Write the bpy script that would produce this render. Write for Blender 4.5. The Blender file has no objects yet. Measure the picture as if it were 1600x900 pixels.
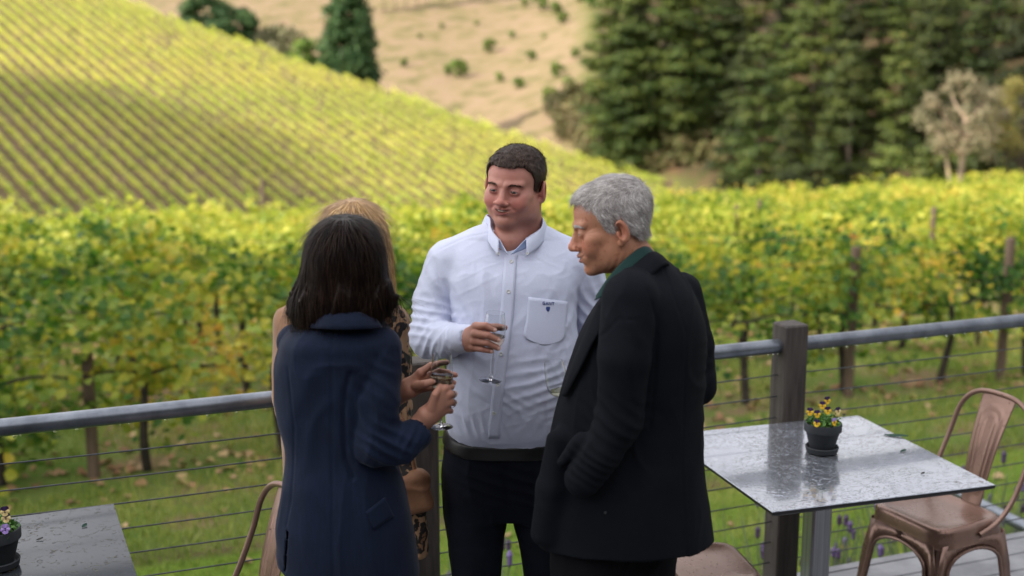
import bpy, math, random
import numpy as np
from mathutils import Vector, Matrix
random.seed(7); rng = np.random.default_rng(7)
R = math.radians
scene = bpy.context.scene
col = scene.collection

# ---------------------------------------------------------------- camera, sky, sun, exposure
HC = 2.161; PIT = 0.196; FPX = 2000.0
cam = bpy.data.cameras.new('camera'); camo = bpy.data.objects.new('camera', cam); col.objects.link(camo)
cam.sensor_width = 36; cam.lens = 45.0; cam.clip_start = .05; cam.clip_end = 3000
camo.location = (0, 0, HC); camo.rotation_euler = (math.pi/2 - PIT, 0, 0)
cam.dof.use_dof = True; cam.dof.focus_distance = 3.62; cam.dof.aperture_fstop = 2.1
scene.camera = camo

SUN_EL, SUN_AZ = R(38), R(250)        # azimuth clockwise from +Y (view direction)
sdir = Vector((math.sin(SUN_AZ)*math.cos(SUN_EL), math.cos(SUN_AZ)*math.cos(SUN_EL), math.sin(SUN_EL)))
world = bpy.data.worlds.new('World'); scene.world = world; world.use_nodes = True
nt = world.node_tree; nt.nodes.clear()
sky = nt.nodes.new('ShaderNodeTexSky'); sky.sky_type = 'NISHITA'; sky.sun_disc = False
sky.sun_elevation = SUN_EL; sky.sun_rotation = SUN_AZ; sky.altitude = 300; sky.dust_density = 1.6
tc = nt.nodes.new('ShaderNodeTexCoord'); mp = nt.nodes.new('ShaderNodeMapping'); mp.inputs['Scale'].default_value = (1, 1, 3.2)
ns = nt.nodes.new('ShaderNodeTexNoise'); ns.inputs['Scale'].default_value = 2.2; ns.inputs['Detail'].default_value = 7; ns.inputs['Roughness'].default_value = .62
cr = nt.nodes.new('ShaderNodeValToRGB'); cr.color_ramp.elements[0].position = .30; cr.color_ramp.elements[1].position = .56
mx = nt.nodes.new('ShaderNodeMixRGB'); mx.inputs['Color2'].default_value = (12.5, 13.2, 15.0, 1)
bg = nt.nodes.new('ShaderNodeBackground'); bg.inputs['Strength'].default_value = .085
wo = nt.nodes.new('ShaderNodeOutputWorld')
L = nt.links
L.new(tc.outputs['Generated'], mp.inputs['Vector']); L.new(mp.outputs[0], ns.inputs['Vector']); L.new(ns.outputs['Fac'], cr.inputs['Fac'])
L.new(cr.outputs['Color'], mx.inputs['Fac']); L.new(sky.outputs[0], mx.inputs['Color1'])
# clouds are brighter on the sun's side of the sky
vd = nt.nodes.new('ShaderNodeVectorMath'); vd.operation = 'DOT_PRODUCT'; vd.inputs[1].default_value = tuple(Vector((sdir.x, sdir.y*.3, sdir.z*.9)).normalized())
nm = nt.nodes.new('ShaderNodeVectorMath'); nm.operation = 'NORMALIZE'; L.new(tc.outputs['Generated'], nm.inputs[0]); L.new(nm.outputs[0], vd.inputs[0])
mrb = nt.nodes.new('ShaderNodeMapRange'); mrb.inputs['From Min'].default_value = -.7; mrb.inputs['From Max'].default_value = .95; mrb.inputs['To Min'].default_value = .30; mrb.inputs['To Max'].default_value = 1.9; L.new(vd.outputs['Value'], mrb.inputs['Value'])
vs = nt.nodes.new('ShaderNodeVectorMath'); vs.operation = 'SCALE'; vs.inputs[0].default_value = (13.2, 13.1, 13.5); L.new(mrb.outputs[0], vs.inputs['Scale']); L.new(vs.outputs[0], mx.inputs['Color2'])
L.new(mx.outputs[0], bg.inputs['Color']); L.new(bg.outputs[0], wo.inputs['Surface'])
sun = bpy.data.lights.new('sun', 'SUN'); suno = bpy.data.objects.new('sun', sun); col.objects.link(suno)
sun.energy = 5.0; sun.angle = R(.6); sun.color = (1, .93, .80)
suno.rotation_euler = sdir.to_track_quat('Z', 'Y').to_euler()
scene.view_settings.view_transform = 'Standard'; scene.view_settings.look = 'None'
scene.view_settings.exposure = 0.45; scene.view_settings.gamma = 1
scene.cycles.use_denoising = True; scene.cycles.max_bounces = 7; scene.cycles.transparent_max_bounces = 12
scene.cycles.diffuse_bounces = 3; scene.cycles.glossy_bounces = 3; scene.cycles.transmission_bounces = 7
scene.cycles.caustics_reflective = False; scene.cycles.caustics_refractive = False

# ---------------------------------------------------------------- helpers
def W(px, py, Y):
    """world point seen at photo pixel (px,py) (1600x900) at world depth Y"""
    c, s = math.cos(PIT), math.sin(PIT)
    u = (450-py)/FPX
    t = Y/(c+u*s)
    return Vector((t*(px-800)/FPX, Y, HC + t*(u*c - s)))
def proj(x, y, z):
    c, s = math.cos(PIT), math.sin(PIT); z = z-HC
    d = y*c-z*s; u = y*s+z*c
    return 800+FPX*x/d, 450-FPX*u/d
def tag(o, label=None, cat=None, group=None, kind=None):
    if label: o['label'] = label
    if cat: o['category'] = cat
    if group: o['group'] = group
    if kind: o['kind'] = kind
    return o
def empty(name, loc=(0, 0, 0), rz=0, label=None, cat=None, group=None):
    o = bpy.data.objects.new(name, None); col.objects.link(o); o.empty_display_size = .1
    o.location = loc; o.rotation_euler = (0, 0, rz)
    return tag(o, label, cat, group)
def mesh_np(name, verts, faces, mat=None, parent=None, smooth=False, colattr=None, cols=None, loc=None):
    """faces: list of tuples OR (n,k) array; parent: local coordinates of the parent"""
    me = bpy.data.meshes.new(name)
    verts = np.asarray(verts, dtype=np.float32).reshape(-1, 3)
    if isinstance(faces, np.ndarray):
        n, k = faces.shape
        me.vertices.add(len(verts)); me.vertices.foreach_set('co', verts.ravel())
        me.loops.add(n*k); me.loops.foreach_set('vertex_index', faces.astype(np.int32).ravel())
        me.polygons.add(n); me.polygons.foreach_set('loop_start', np.arange(0, n*k, k, dtype=np.int32))
        try: me.polygons.foreach_set('loop_total', np.full(n, k, dtype=np.int32))
        except Exception: pass
        me.update(calc_edges=True)
    else:
        me.from_pydata([tuple(v) for v in verts], [], faces); me.update()
    if smooth: me.polygons.foreach_set('use_smooth', [True]*len(me.polygons))
    if cols is not None:
        a = me.color_attributes.new(colattr or 'Col', 'FLOAT_COLOR', 'POINT')
        c = np.ones((len(verts), 4), dtype=np.float32); cc = np.asarray(cols); c[:, :cc.shape[1]] = cc
        a.data.foreach_set('color', c.ravel())
    if mat: me.materials.append(mat)
    o = bpy.data.objects.new(name, me); col.objects.link(o)
    if parent: o.parent = parent
    if loc is not None: o.location = loc
    return o
class MB:
    def __init__(s): s.v = []; s.f = []; s.n = 0
    def add(s, verts, faces):
        s.v += [tuple(v) for v in verts]; s.f += [tuple(i+s.n for i in f) for f in faces]; s.n += len(verts)
    def box(s, c, d, rz=0, bev=0, M=None):
        hx, hy, hz = d[0]/2, d[1]/2, d[2]/2
        if bev:
            b = bev; P = []
            for z, q in ((-hz, b), (-hz+b, 0), (hz-b, 0), (hz, b)):
                x, y = hx-q, hy-q
                k = b if q == 0 else b*.6
                P += [(x, -y+k, z), (x, y-k, z), (x-k, y, z), (-x+k, y, z), (-x, y-k, z), (-x, -y+k, z), (-x+k, -y, z), (x-k, -y, z)]
            F = [tuple(range(7, -1, -1)), tuple(range(24, 32))]
            for r in range(3):
                for i in range(8): j = (i+1) % 8; F.append((r*8+i, r*8+j, r*8+8+j, r*8+8+i))
        else:
            P = [(x, y, z) for z in (-hz, hz) for x, y in ((-hx, -hy), (hx, -hy), (hx, hy), (-hx, hy))]
            F = [(3, 2, 1, 0), (4, 5, 6, 7), (0, 1, 5, 4), (1, 2, 6, 5), (2, 3, 7, 6), (3, 0, 4, 7)]
        T = Matrix.Translation(c) @ Matrix.Rotation(rz, 4, 'Z')
        if M is not None: T = M @ T
        s.add([T @ Vector(p) for p in P], F)
    def tube(s, pts, r, n=8, cap=True, closed=False, flat=1.0, up=None):
        pts = [Vector(p) for p in pts]; m = len(pts); rr = r if hasattr(r, '__len__') else [r]*m
        V = []; prev = None
        for i, p in enumerate(pts):
            if closed: t = pts[(i+1) % m]-pts[i-1]
            else: t = pts[min(i+1, m-1)]-pts[max(i-1, 0)]
            t = t.normalized() if t.length > 1e-9 else Vector((0, 0, 1))
            if prev is None:
                a = Vector(up) if up is not None else (Vector((0, 0, 1)) if abs(t.z) < .9 else Vector((1, 0, 0)))
            else: a = prev
            a = (a-t*a.dot(t)).normalized(); prev = a; b = t.cross(a)
            for k in range(n):
                an = 2*math.pi*k/n
                V.append(p+a*math.cos(an)*rr[i]+b*math.sin(an)*rr[i]*flat)
        F = []
        for i in range(m if closed else m-1):
            j = (i+1) % m
            for k in range(n):
                l = (k+1) % n; F.append((i*n+k, i*n+l, j*n+l, j*n+k))
        if cap and not closed: F += [tuple(range(n-1, -1, -1)), tuple((m-1)*n+k for k in range(n))]
        s.add(V, F)
    def lathe(s, prof, c=(0, 0, 0), n=32, M=None):
        V = []; F = []
        for r, z in prof:
            for k in range(n):
                a = 2*math.pi*k/n; V.append(Vector((r*math.cos(a)+c[0], r*math.sin(a)+c[1], z+c[2])))
        if M is not None: V = [M @ v for v in V]
        for i in range(len(prof)-1):
            for k in range(n): l = (k+1) % n; F.append((i*n+k, i*n+l, i*n+n+l, i*n+n+k))
        s.add(V, F)
    def build(s, name, mat, parent=None, smooth=False):
        o = mesh_np(name, np.array([tuple(v) for v in s.v]), s.f, mat, parent)
        if smooth:
            me = o.data
            me.polygons.foreach_set('use_smooth', [True]*len(me.polygons))
            try: me.set_sharp_from_angle(angle=R(40))
            except Exception: pass
        return o
def smoothpath(pts, n=8):
    """Catmull-Rom"""
    P = [Vector(p) for p in pts]; out = []
    for i in range(len(P)-1):
        p0 = P[max(i-1, 0)]; p1 = P[i]; p2 = P[i+1]; p3 = P[min(i+2, len(P)-1)]
        for k in range(n):
            t = k/n
            out.append(.5*((2*p1)+(p2-p0)*t+(2*p0-5*p1+4*p2-p3)*t*t+(3*p1-p0-3*p2+p3)*t**3))
    out.append(P[-1]); return out
# cheap periodic-free value noise in numpy
_perm = rng.random((64, 64, 64)).astype(np.float32)
def vnoise(x, y, z=0.0):
    x = np.asarray(x, dtype=np.float64); y = np.asarray(y, dtype=np.float64); z = np.asarray(z, dtype=np.float64)+0*x
    xi, yi, zi = np.floor(x).astype(int), np.floor(y).astype(int), np.floor(z).astype(int)
    fx, fy, fz = x-xi, y-yi, z-zi
    fx, fy, fz = fx*fx*(3-2*fx), fy*fy*(3-2*fy), fz*fz*(3-2*fz)
    def g(a, b, c): return _perm[(xi+a) % 64, (yi+b) % 64, (zi+c) % 64]
    r = 0
    for a, wa in ((0, 1-fx), (1, fx)):
        for b, wb in ((0, 1-fy), (1, fy)):
            for c, wc in ((0, 1-fz), (1, fz)): r = r+g(a, b, c)*wa*wb*wc
    return r*2-1
def fbm(x, y, z=0.0, o=3):
    r = 0; a = 1; s = 0
    for i in range(o): r = r+a*vnoise(x*2**i+7.3*i, y*2**i+3.1*i, z*2**i); s += a; a *= .5
    return r/s

# ---------------------------------------------------------------- material kit
def newmat(name):
    m = bpy.data.materials.new(name); m.use_nodes = True
    n = m.node_tree.nodes; l = m.node_tree.links
    return m, n, l, n['Principled BSDF']
def ramp(n, stops, interp='LINEAR'):
    r = n.new('ShaderNodeValToRGB'); e = r.color_ramp.elements; r.color_ramp.interpolation = interp
    e[0].position, e[0].color = stops[0][0], (*stops[0][1], 1)
    e[1].position, e[1].color = stops[-1][0], (*stops[-1][1], 1)
    for p, c in stops[1:-1]:
        q = e.new(p); q.color = (*c, 1)
    return r
def noise(n, l, scale, detail=4, rough=.6, coord='Object', stretch=None, dist=0):
    t = n.new('ShaderNodeTexCoord'); x = n.new('ShaderNodeTexNoise')
    x.inputs['Scale'].default_value = scale; x.inputs['Detail'].default_value = detail; x.inputs['Roughness'].default_value = rough
    x.inputs['Distortion'].default_value = dist
    if stretch:
        m = n.new('ShaderNodeMapping'); m.inputs['Scale'].default_value = stretch
        l.new(t.outputs[coord], m.inputs['Vector']); l.new(m.outputs[0], x.inputs['Vector'])
    else: l.new(t.outputs[coord], x.inputs['Vector'])
    return x
def bump(n, l, src, b, strength=.3, dist=.01):
    u = n.new('ShaderNodeBump'); u.inputs['Strength'].default_value = strength; u.inputs['Distance'].default_value = dist
    l.new(src, u.inputs['Height']); l.new(u.outputs[0], b.inputs['Normal']); return u
def simple(name, c1, c2=None, rough=.6, metal=0, scale=8, bumps=0, bscale=60, stretch=None, bdist=.004, spec=.5, coord='Object', detail=4):
    m, n, l, b = newmat(name)
    b.inputs['Roughness'].default_value = rough; b.inputs['Metallic'].default_value = metal
    b.inputs['Specular IOR Level'].default_value = spec
    c2 = c2 or tuple(x*.8 for x in c1)
    x = noise(n, l, scale, detail, stretch=stretch, coord=coord); r = ramp(n, [(.35, c2), (.65, c1)]); l.new(x.outputs['Fac'], r.inputs['Fac']); l.new(r.outputs[0], b.inputs['Base Color'])
    if bumps:
        y = noise(n, l, bscale, 5, stretch=stretch, coord=coord); bump(n, l, y.outputs['Fac'], b, bumps, bdist)
    return m
def leafmat(name, stops, trans=.45, big=(.25, None), rough=.45, sat=1, big_range=(-.05, .5), rnd=.55):
    """per-leaf colour from island random, blended by a slow noise that moves patches toward one end of the ramp"""
    m, n, l, b = newmat(name)
    g = n.new('ShaderNodeNewGeometry')
    x = noise(n, l, big[0], 2)
    ma = n.new('ShaderNodeMath'); ma.operation = 'MULTIPLY_ADD'; ma.inputs[1].default_value = rnd
    mr = n.new('ShaderNodeMapRange'); mr.inputs['From Min'].default_value = .3; mr.inputs['From Max'].default_value = .7
    mr.inputs['To Min'].default_value = big_range[0]; mr.inputs['To Max'].default_value = big_range[1]
    l.new(x.outputs['Fac'], mr.inputs['Value']); l.new(g.outputs['Random Per Island'], ma.inputs[0]); l.new(mr.outputs[0], ma.inputs[2])
    r = ramp(n, stops); l.new(ma.outputs[0], r.inputs['Fac']); l.new(r.outputs[0], b.inputs['Base Color'])
    b.inputs['Roughness'].default_value = rough; b.inputs['Specular IOR Level'].default_value = .35
    t = n.new('ShaderNodeBsdfTranslucent'); l.new(r.outputs[0], t.inputs['Color'])
    mi = n.new('ShaderNodeMixShader'); mi.inputs[0].default_value = trans
    l.new(b.outputs[0], mi.inputs[1]); l.new(t.outputs[0], mi.inputs[2]); l.new(mi.outputs[0], n['Material Output'].inputs['Surface'])
    return m
M = {}
M['bark'] = simple('bark', (.10, .075, .055), (.045, .032, .024), .9, scale=6, bumps=.6, bscale=30, stretch=(1, 1, .25), bdist=.02)
M['vine_wood'] = simple('vine wood', (.055, .04, .028), (.02, .015, .012), .9, scale=14, bumps=.6, bscale=40, bdist=.01)
M['post_wood'] = simple('weathered vineyard post', (.17, .115, .075), (.07, .045, .03), .85, scale=9, bumps=.4, stretch=(1, 1, .15))
# ================================================================ SETTING: terrain
def sst(a, b, x):
    t = np.clip((x-a)/(b-a), 0, 1); return t*t*(3-2*t)
def smax(a, b, k): h = np.clip(.5+.5*(a-b)/k, 0, 1); return b*(1-h)+a*h+k*h*(1-h)
def hill_plane(x, y): return -71.25-.15*x+.263*y
def hill_s(x, y): return .49*(x-24)+.87*(y-199.5)
def z_hill(x, y):
    s = hill_s(x, y)-5
    return hill_plane(x, y)-.62*np.maximum(s, 0)-.012*np.clip(s+10, 0, 20)**2*.5
def z_near(x, y):
    t = np.maximum(y-14, 0)
    z = -1.6-.1235*t+.0525*x*np.minimum(t, 40)/36
    z = z-.26*np.maximum(y-56, 0)
    return np.maximum(z, -48)
def z_tan(x, y): return -13+.24*(y-300)+.012*x+2.5*fbm(x/60, y/60)
def z_for(x, y): return -31+.28*(y-180)-.12*np.maximum(y-250, 0)+.35*(x-18)+1.2*fbm(x/25, y/25)
def zground(x, y):
    x = np.asarray(x, dtype=float); y = np.asarray(y, dtype=float)
    far = smax(smax(z_hill(x, y), z_tan(x, y), 4), np.minimum(z_for(x, y), 60), 4)
    w = sst(58, 80, y)
    n = z_near(x, y)
    z = np.where(y < 58, n, smax(n, far, 3)*w+n*(1-w))
    return z+np.where(y < 58, .05*fbm(x*.5, y*.5)*sst(9, 14, y), 0)
def build_ground():
    ys = np.concatenate([np.arange(-40, 4, 4), np.arange(4, 18, .25), np.arange(18, 60, 1.0), np.arange(60, 300, 3), np.arange(300, 900, 12)])
    us = np.linspace(-1, 1, 181)
    V = []; C = []
    Y, U = np.meshgrid(ys, us, indexing='ij')
    half = 40+.62*np.abs(Y)
    X = np.sign(U)*np.abs(U)**1.25*half
    Z = zground(X, Y)
    V = np.stack([X, Y, Z], -1).reshape(-1, 3)
    nr, nc = Y.shape
    idx = np.arange(nr*nc).reshape(nr, nc)
    F = np.stack([idx[:-1, :-1], idx[:-1, 1:], idx[1:, 1:], idx[1:, :-1]], -1).reshape(-1, 4)
    # ground cover masks: R vineyard soil, G dry grass, B forest litter
    s = hill_s(X, Y)
    hillm = ((s < 7) & (Y > 80) & (z_hill(X, Y) > z_for(X, Y)-1)).astype(float)
    vin = np.where(Y < 62, sst(9.2, 10.2, Y-X*.36), 0)
    tan = ((Y > 120) & (hillm < .5)).astype(float)
    forr = np.clip(sst(-2, 4, z_for(X, Y)-np.maximum(z_tan(X, Y), z_hill(X, Y))), 0, 1)*(Y > 70)*np.clip(sst(.045, .075, X/np.maximum(Y, 1)), 0, 1)
    C = np.stack([np.where(hillm > .5, .5, vin), tan*(1-forr), forr], -1).reshape(-1, 3)
    m, n, l, b = newmat('ground cover')
    at = n.new('ShaderNodeAttribute'); at.attribute_name = 'Col'; sp = n.new('ShaderNodeSeparateColor'); l.new(at.outputs['Color'], sp.inputs[0])
    def layer(scale, stops, det=6, st=None):
        x = noise(n, l, scale, det, .65, stretch=st); r = ramp(n, stops); l.new(x.outputs['Fac'], r.inputs['Fac']); return r
    lawn = layer(1.1, [(.3, (.10, .18, .02)), (.5, (.17, .26, .035)), (.68, (.28, .30, .07))])
    fine = layer(22, [(.3, (.55, .6, .5)), (.7, (1, 1, 1))])
    mul = n.new('ShaderNodeMixRGB'); mul.blend_type = 'MULTIPLY'; mul.inputs[0].default_value = .8
    l.new(lawn.outputs[0], mul.inputs[1]); l.new(fine.outputs[0], mul.inputs[2])
    soil = layer(.9, [(.34, (.09, .16, .025)), (.52, (.16, .20, .05)), (.60, (.24, .18, .09)), (.72, (.24, .15, .10))])
    dry = layer(.16, [(.3, (.10, .10, .04)), (.45, (.21, .165, .08)), (.58, (.28, .20, .125)), (.75, (.22, .135, .09))], 8)
    lit = layer(.25, [(.3, (.05, .06, .02)), (.5, (.09, .065, .035)), (.7, (.17, .095, .055))], 7)
    hs_ = layer(.5, [(.35, (.11, .10, .04)), (.6, (.20, .135, .085))])
    rr_ = n.new('ShaderNodeMapRange'); rr_.inputs['From Min'].default_value = .3; rr_.inputs['From Max'].default_value = .5; l.new(sp.outputs[0], rr_.inputs['Value'])
    gt_ = n.new('ShaderNodeMapRange'); gt_.inputs['From Min'].default_value = .55; gt_.inputs['From Max'].default_value = .9; l.new(sp.outputs[0], gt_.inputs['Value'])
    prev = mul.outputs[0]
    mi = n.new('ShaderNodeMixRGB'); l.new(rr_.outputs[0], mi.inputs[0]); l.new(prev, mi.inputs[1]); l.new(hs_.outputs[0], mi.inputs[2]); prev = mi.outputs[0]
    for src, ch in ((soil, 0), (dry, 1), (lit, 2)):
        mi = n.new('ShaderNodeMixRGB'); l.new(gt_.outputs[0] if ch == 0 else sp.outputs[ch], mi.inputs[0]); l.new(prev, mi.inputs[1]); l.new(src.outputs[0], mi.inputs[2]); prev = mi.outputs[0]
    l.new(prev, b.inputs['Base Color']); b.inputs['Roughness'].default_value = .95; b.inputs['Specular IOR Level'].default_value = .1
    x = noise(n, l, 9, 8, .7); bump(n, l, x.outputs['Fac'], b, .8, .08)
    o = mesh_np('ground', V, F, m, smooth=True, cols=C); tag(o, 'grassy lawn, vineyard soil and dry hillside', kind='structure')
build_ground()

# ---------------------------------------------------------------- leaf clouds
def leaf_cards(P, size, rs, shape='leaf', upbias=.35, N=None):
    """one small bent polygon per point: returns verts, faces(n,6)->two quads"""
    n = len(P)
    nrm = rs.normal(size=(n, 3)); nrm /= np.linalg.norm(nrm, axis=1)[:, None]
    if N is not None: nrm = nrm*(1-.5)+N*.9
    nrm[:, 2] = np.abs(nrm[:, 2])+upbias; nrm /= np.linalg.norm(nrm, axis=1)[:, None]
    t = rs.normal(size=(n, 3)); t -= nrm*np.sum(t*nrm, 1)[:, None]; t /= np.linalg.norm(t, axis=1)[:, None]
    b = np.cross(nrm, t)
    sz = size*(.65+.7*rs.random(n)); sz = sz[:, None]
    fold = (.12+.25*rs.random(n))[:, None]*sz
    p0 = P-t*sz*.5; p3 = P+t*sz*.55; p1 = P-t*sz*.18+b*sz*.5+nrm*fold; p2 = P+t*sz*.25+b*sz*.36+nrm*fold
    p5 = P-t*sz*.18-b*sz*.5+nrm*fold; p4 = P+t*sz*.25-b*sz*.36+nrm*fold
    V = np.stack([p0, p1, p2, p3, p4, p5], 1).reshape(-1, 3)
    i = np.arange(n)[:, None]*6
    F = np.concatenate([i+np.array([[0, 1, 2, 3]]), i+np.array([[0, 3, 4, 5]])], 0)
    return V, F
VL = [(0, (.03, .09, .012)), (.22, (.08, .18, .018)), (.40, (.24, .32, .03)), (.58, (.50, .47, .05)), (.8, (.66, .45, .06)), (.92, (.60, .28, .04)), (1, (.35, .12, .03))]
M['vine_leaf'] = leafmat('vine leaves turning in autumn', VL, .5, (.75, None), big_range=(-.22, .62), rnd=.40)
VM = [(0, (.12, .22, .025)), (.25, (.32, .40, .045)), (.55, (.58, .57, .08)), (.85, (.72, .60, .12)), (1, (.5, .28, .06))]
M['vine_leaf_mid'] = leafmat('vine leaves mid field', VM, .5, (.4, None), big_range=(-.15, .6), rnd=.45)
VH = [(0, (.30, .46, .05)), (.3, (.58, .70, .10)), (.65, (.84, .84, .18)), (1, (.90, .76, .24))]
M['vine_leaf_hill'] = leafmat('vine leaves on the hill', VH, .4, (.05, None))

RD = np.array([math.cos(.347), math.sin(.347)]); RN = np.array([-RD[1], RD[0]])      # row direction = rail direction
R0 = np.array([3.56, 13.2])
vine_labels = {0: 'front vine row nearest the deck, green leaves turning yellow over bare trunks'}
def near_rows():
    for k in range(19):
        rs = np.random.default_rng(100+k)
        base = R0+RN*2.25*k
        # extent along the row that the photo sees, plus a margin
        dist = base[1]
        a0, a1 = -(.47*dist+5+.3*dist), (.47*dist+5+.35*dist)
        t0 = a0-base[0]; t1 = a1-base[0]
        # shift: x = base.x + t*cos
        per = 800 if k < 3 else (520 if k < 7 else 240)
        size = .082 if k < 3 else (.105 if k < 7 else .15)
        Lr = t1-t0; n = int(per*Lr)
        t = t0+rs.random(n)*Lr
        # per-vine vigour (vines 1.4 m apart)
        ph = t/1.4
        vig = .55+.45*np.cos((ph-np.round(ph))*2*np.pi*.5*1.6)*(.7+.6*(vnoise(np.round(ph)*3.7+k*5, k*1.3+0*ph)))
        h = rs.beta(2.0, 1.5, n)                     # 0 bottom 1 top
        top = 1.60+.34*vnoise(t*.8, k*3.0+0*t)+.20*vnoise(t*3.1, k*2.0+0*t)+.45*(rs.random(n) < .05)*(vnoise(t*6, 3.3*k+0*t) > .1)*rs.random(n)
        bot = (.33 if k < 2 else .46)+.28*vnoise(t*1.7, k*9.0+0*t)
        if k == 0: bot = bot-.34*sst(-3.3, -4.2, base[0]+RD[0]*t)
        z = bot+(top-bot)*h
        wid = .17+.17*np.sin(np.pi*np.clip(h, 0, 1))*vig+.1*vnoise(t*1.5, z*2, k)
        o = rs.normal(size=n)*wid*1.1
        keep = rs.random(n) < np.clip(vig+.18, .10, 1)*np.where(vnoise(t*2.2, z*3, 5+k*2) < -.22, .08, 1)
        t, z, o = t[keep], z[keep], o[keep]
        X = base[0]+RD[0]*t+RN[0]*o; Y = base[1]+RD[1]*t+RN[1]*o
        G = zground(base[0]+RD[0]*t, base[1]+RD[1]*t)
        P = np.stack([X, Y, G+z], 1)
        V, F = leaf_cards(P, size, rs, N=np.stack([-RN[0]*np.sign(-o), RN[1]*np.sign(o), 0*o], 1)*.6)
        org = Vector((base[0], base[1], float(zground(base[0], base[1]))))
        row = empty('vine_row', org, 0, vine_labels.get(k, 'leafy vine row of the flat vineyard beyond the deck'), 'vine row', None if k == 0 else 'vine rows of the near vineyard')
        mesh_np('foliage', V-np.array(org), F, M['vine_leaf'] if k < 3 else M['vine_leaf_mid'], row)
        # trunks, canes and wires
        nt_ = 0
        if k < 5:
            tt = math.ceil(t0/1.2)*1.2
            while tt < t1:
                x = base[0]+RD[0]*tt; y = base[1]+RD[1]*tt; g = float(zground(x, y))
                px, _ = proj(x, y, g)
                if -60 < px < 1660:
                    mb = MB(); lean = rs.normal()*.07; lean2 = rs.normal()*.05
                    q = [(x-org.x, y-org.y, g-.05-org.z), (x-org.x+lean*.5, y-org.y+lean2, g+.28-org.z), (x-org.x+lean, y-org.y+lean2, g+.6-org.z), (x-org.x+lean*.8, y-org.y, g+.86-org.z)]
                    mb.tube(smoothpath(q, 3), [.046-.0018*i for i in range(10)], 6)
                    for s in (-1, 1):
                        mb.tube(smoothpath([q[-1], (q[-1][0]+s*.3*RD[0], q[-1][1]+s*.3*RD[1], q[-1][2]+.06), (q[-1][0]+s*.65*RD[0], q[-1][1]+s*.65*RD[1], q[-1][2]+.02)], 3), [.02, .018, .016, .015, .013, .011, .009], 5)
                    mb.build('trunk', M['vine_wood'], row)
                tt += 1.2
        if k < 3:
            for hz in (.72, 1.1, 1.45):
                mb = MB(); pts = []
                for q in np.linspace(t0, t1, 14):
                    x = base[0]+RD[0]*q; y = base[1]+RD[1]*q; pts.append((x-org.x, y-org.y, float(zground(x, y))+hz-org.z))
                mb.tube(pts, .004, 4); mb.build('trellis_wire', M['post_wood'], row)
near_rows()
# trellis posts: measured ones plus the regular ones of the rows behind
def trellis_post(x, y, h, r, label, group=None):
    g = float(zground(x, y)); mb = MB()
    mb.tube([(0, 0, -.3), (0, 0, .4), (.004, 0, h-.02), (.004, 0, h)], [r, r, r*.97, r*.85], 10)
    o = mb.build('trellis_post', M['post_wood'], None, True); o.location = (x, y, g); tag(o, label, 'post', group)
def on_row(k, X):
    base = R0+RN*2.25*k; t = (X-base[0])/RD[0]; return X, base[1]+RD[1]*t
for (k, X, h, lab) in ((0, -3.62, 1.15, 'thick weathered trellis post behind the left table'), (0, 3.56, 1.6, 'brown trellis post in the front row, just right of the dark deck post'),
                       (0, 5.42, 1.6, 'brown trellis post in the front row at the right edge')):
    x, y = on_row(k, X); trellis_post(x, y-(.04 if X < 0 else .12), h, .055, lab)
for (k, X) in ((1, -6.2), (1, .8), (2, 6.3), (2, -2.0), (3, 3.6), (5, -6.8), (6, 5.5), (9, 6.0)):
    x, y = on_row(k, X); trellis_post(x, y, 1.8, .04, 'slender trellis post rising out of the vine canopy', 'trellis posts in the near vineyard')

# ---------------------------------------------------------------- vine rows on the hill
HD = np.array([-.621, .784]); HN = np.array([.784, .621])
def hill_rows():
    cnt = 0; c0 = np.array([-60.0, 180.0])
    for k in range(-34, 58):
        rs = np.random.default_rng(900+k)
        b = c0+HN*2.25*k
        t = np.arange(-130, 170, .5)
        x = b[0]+HD[0]*t; y = b[1]+HD[1]*t
        z = z_hill(x, y); px, py = proj(x, y, z)
        ok = (hill_s(x, y) < 3.5+1.5*vnoise(x/8, y/8)) & (py < 372) & (px > -70) & (px < 1120) & (py > -70) & (y > 95) & (z_hill(x, y) > z_for(x, y)+.3)
        if ok.sum() < 12: continue
        ts = t[ok]; t0, t1 = ts.min(), ts.max(); Lr = t1-t0
        n = int(Lr*20); tt = t0+rs.random(n)*Lr
        x = b[0]+HD[0]*tt; y = b[1]+HD[1]*tt
        hh = rs.beta(1.6, 1.4, n); o = rs.normal(size=n)*.125
        g = zground(x, y)
        keep = rs.random(n) < np.where(vnoise(tt*.25, k*2.2+0*tt) < -.55, .45, 1)
        P = np.stack([x+HN[0]*o, y+HN[1]*o, g+.30+.95*hh], 1)[keep]
        V, F = leaf_cards(P, .31, rs, upbias=.5)
        org = Vector((float(b[0]+HD[0]*t0), float(b[1]+HD[1]*t0), 0)); org.z = float(zground(org.x, org.y))
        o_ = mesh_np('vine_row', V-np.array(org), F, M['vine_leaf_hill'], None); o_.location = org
        tag(o_, 'yellow green vine row running down the sunlit hillside', 'vine row', 'vine rows on the hill'); cnt += 1
    print('hill rows', cnt)
hill_rows()

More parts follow.
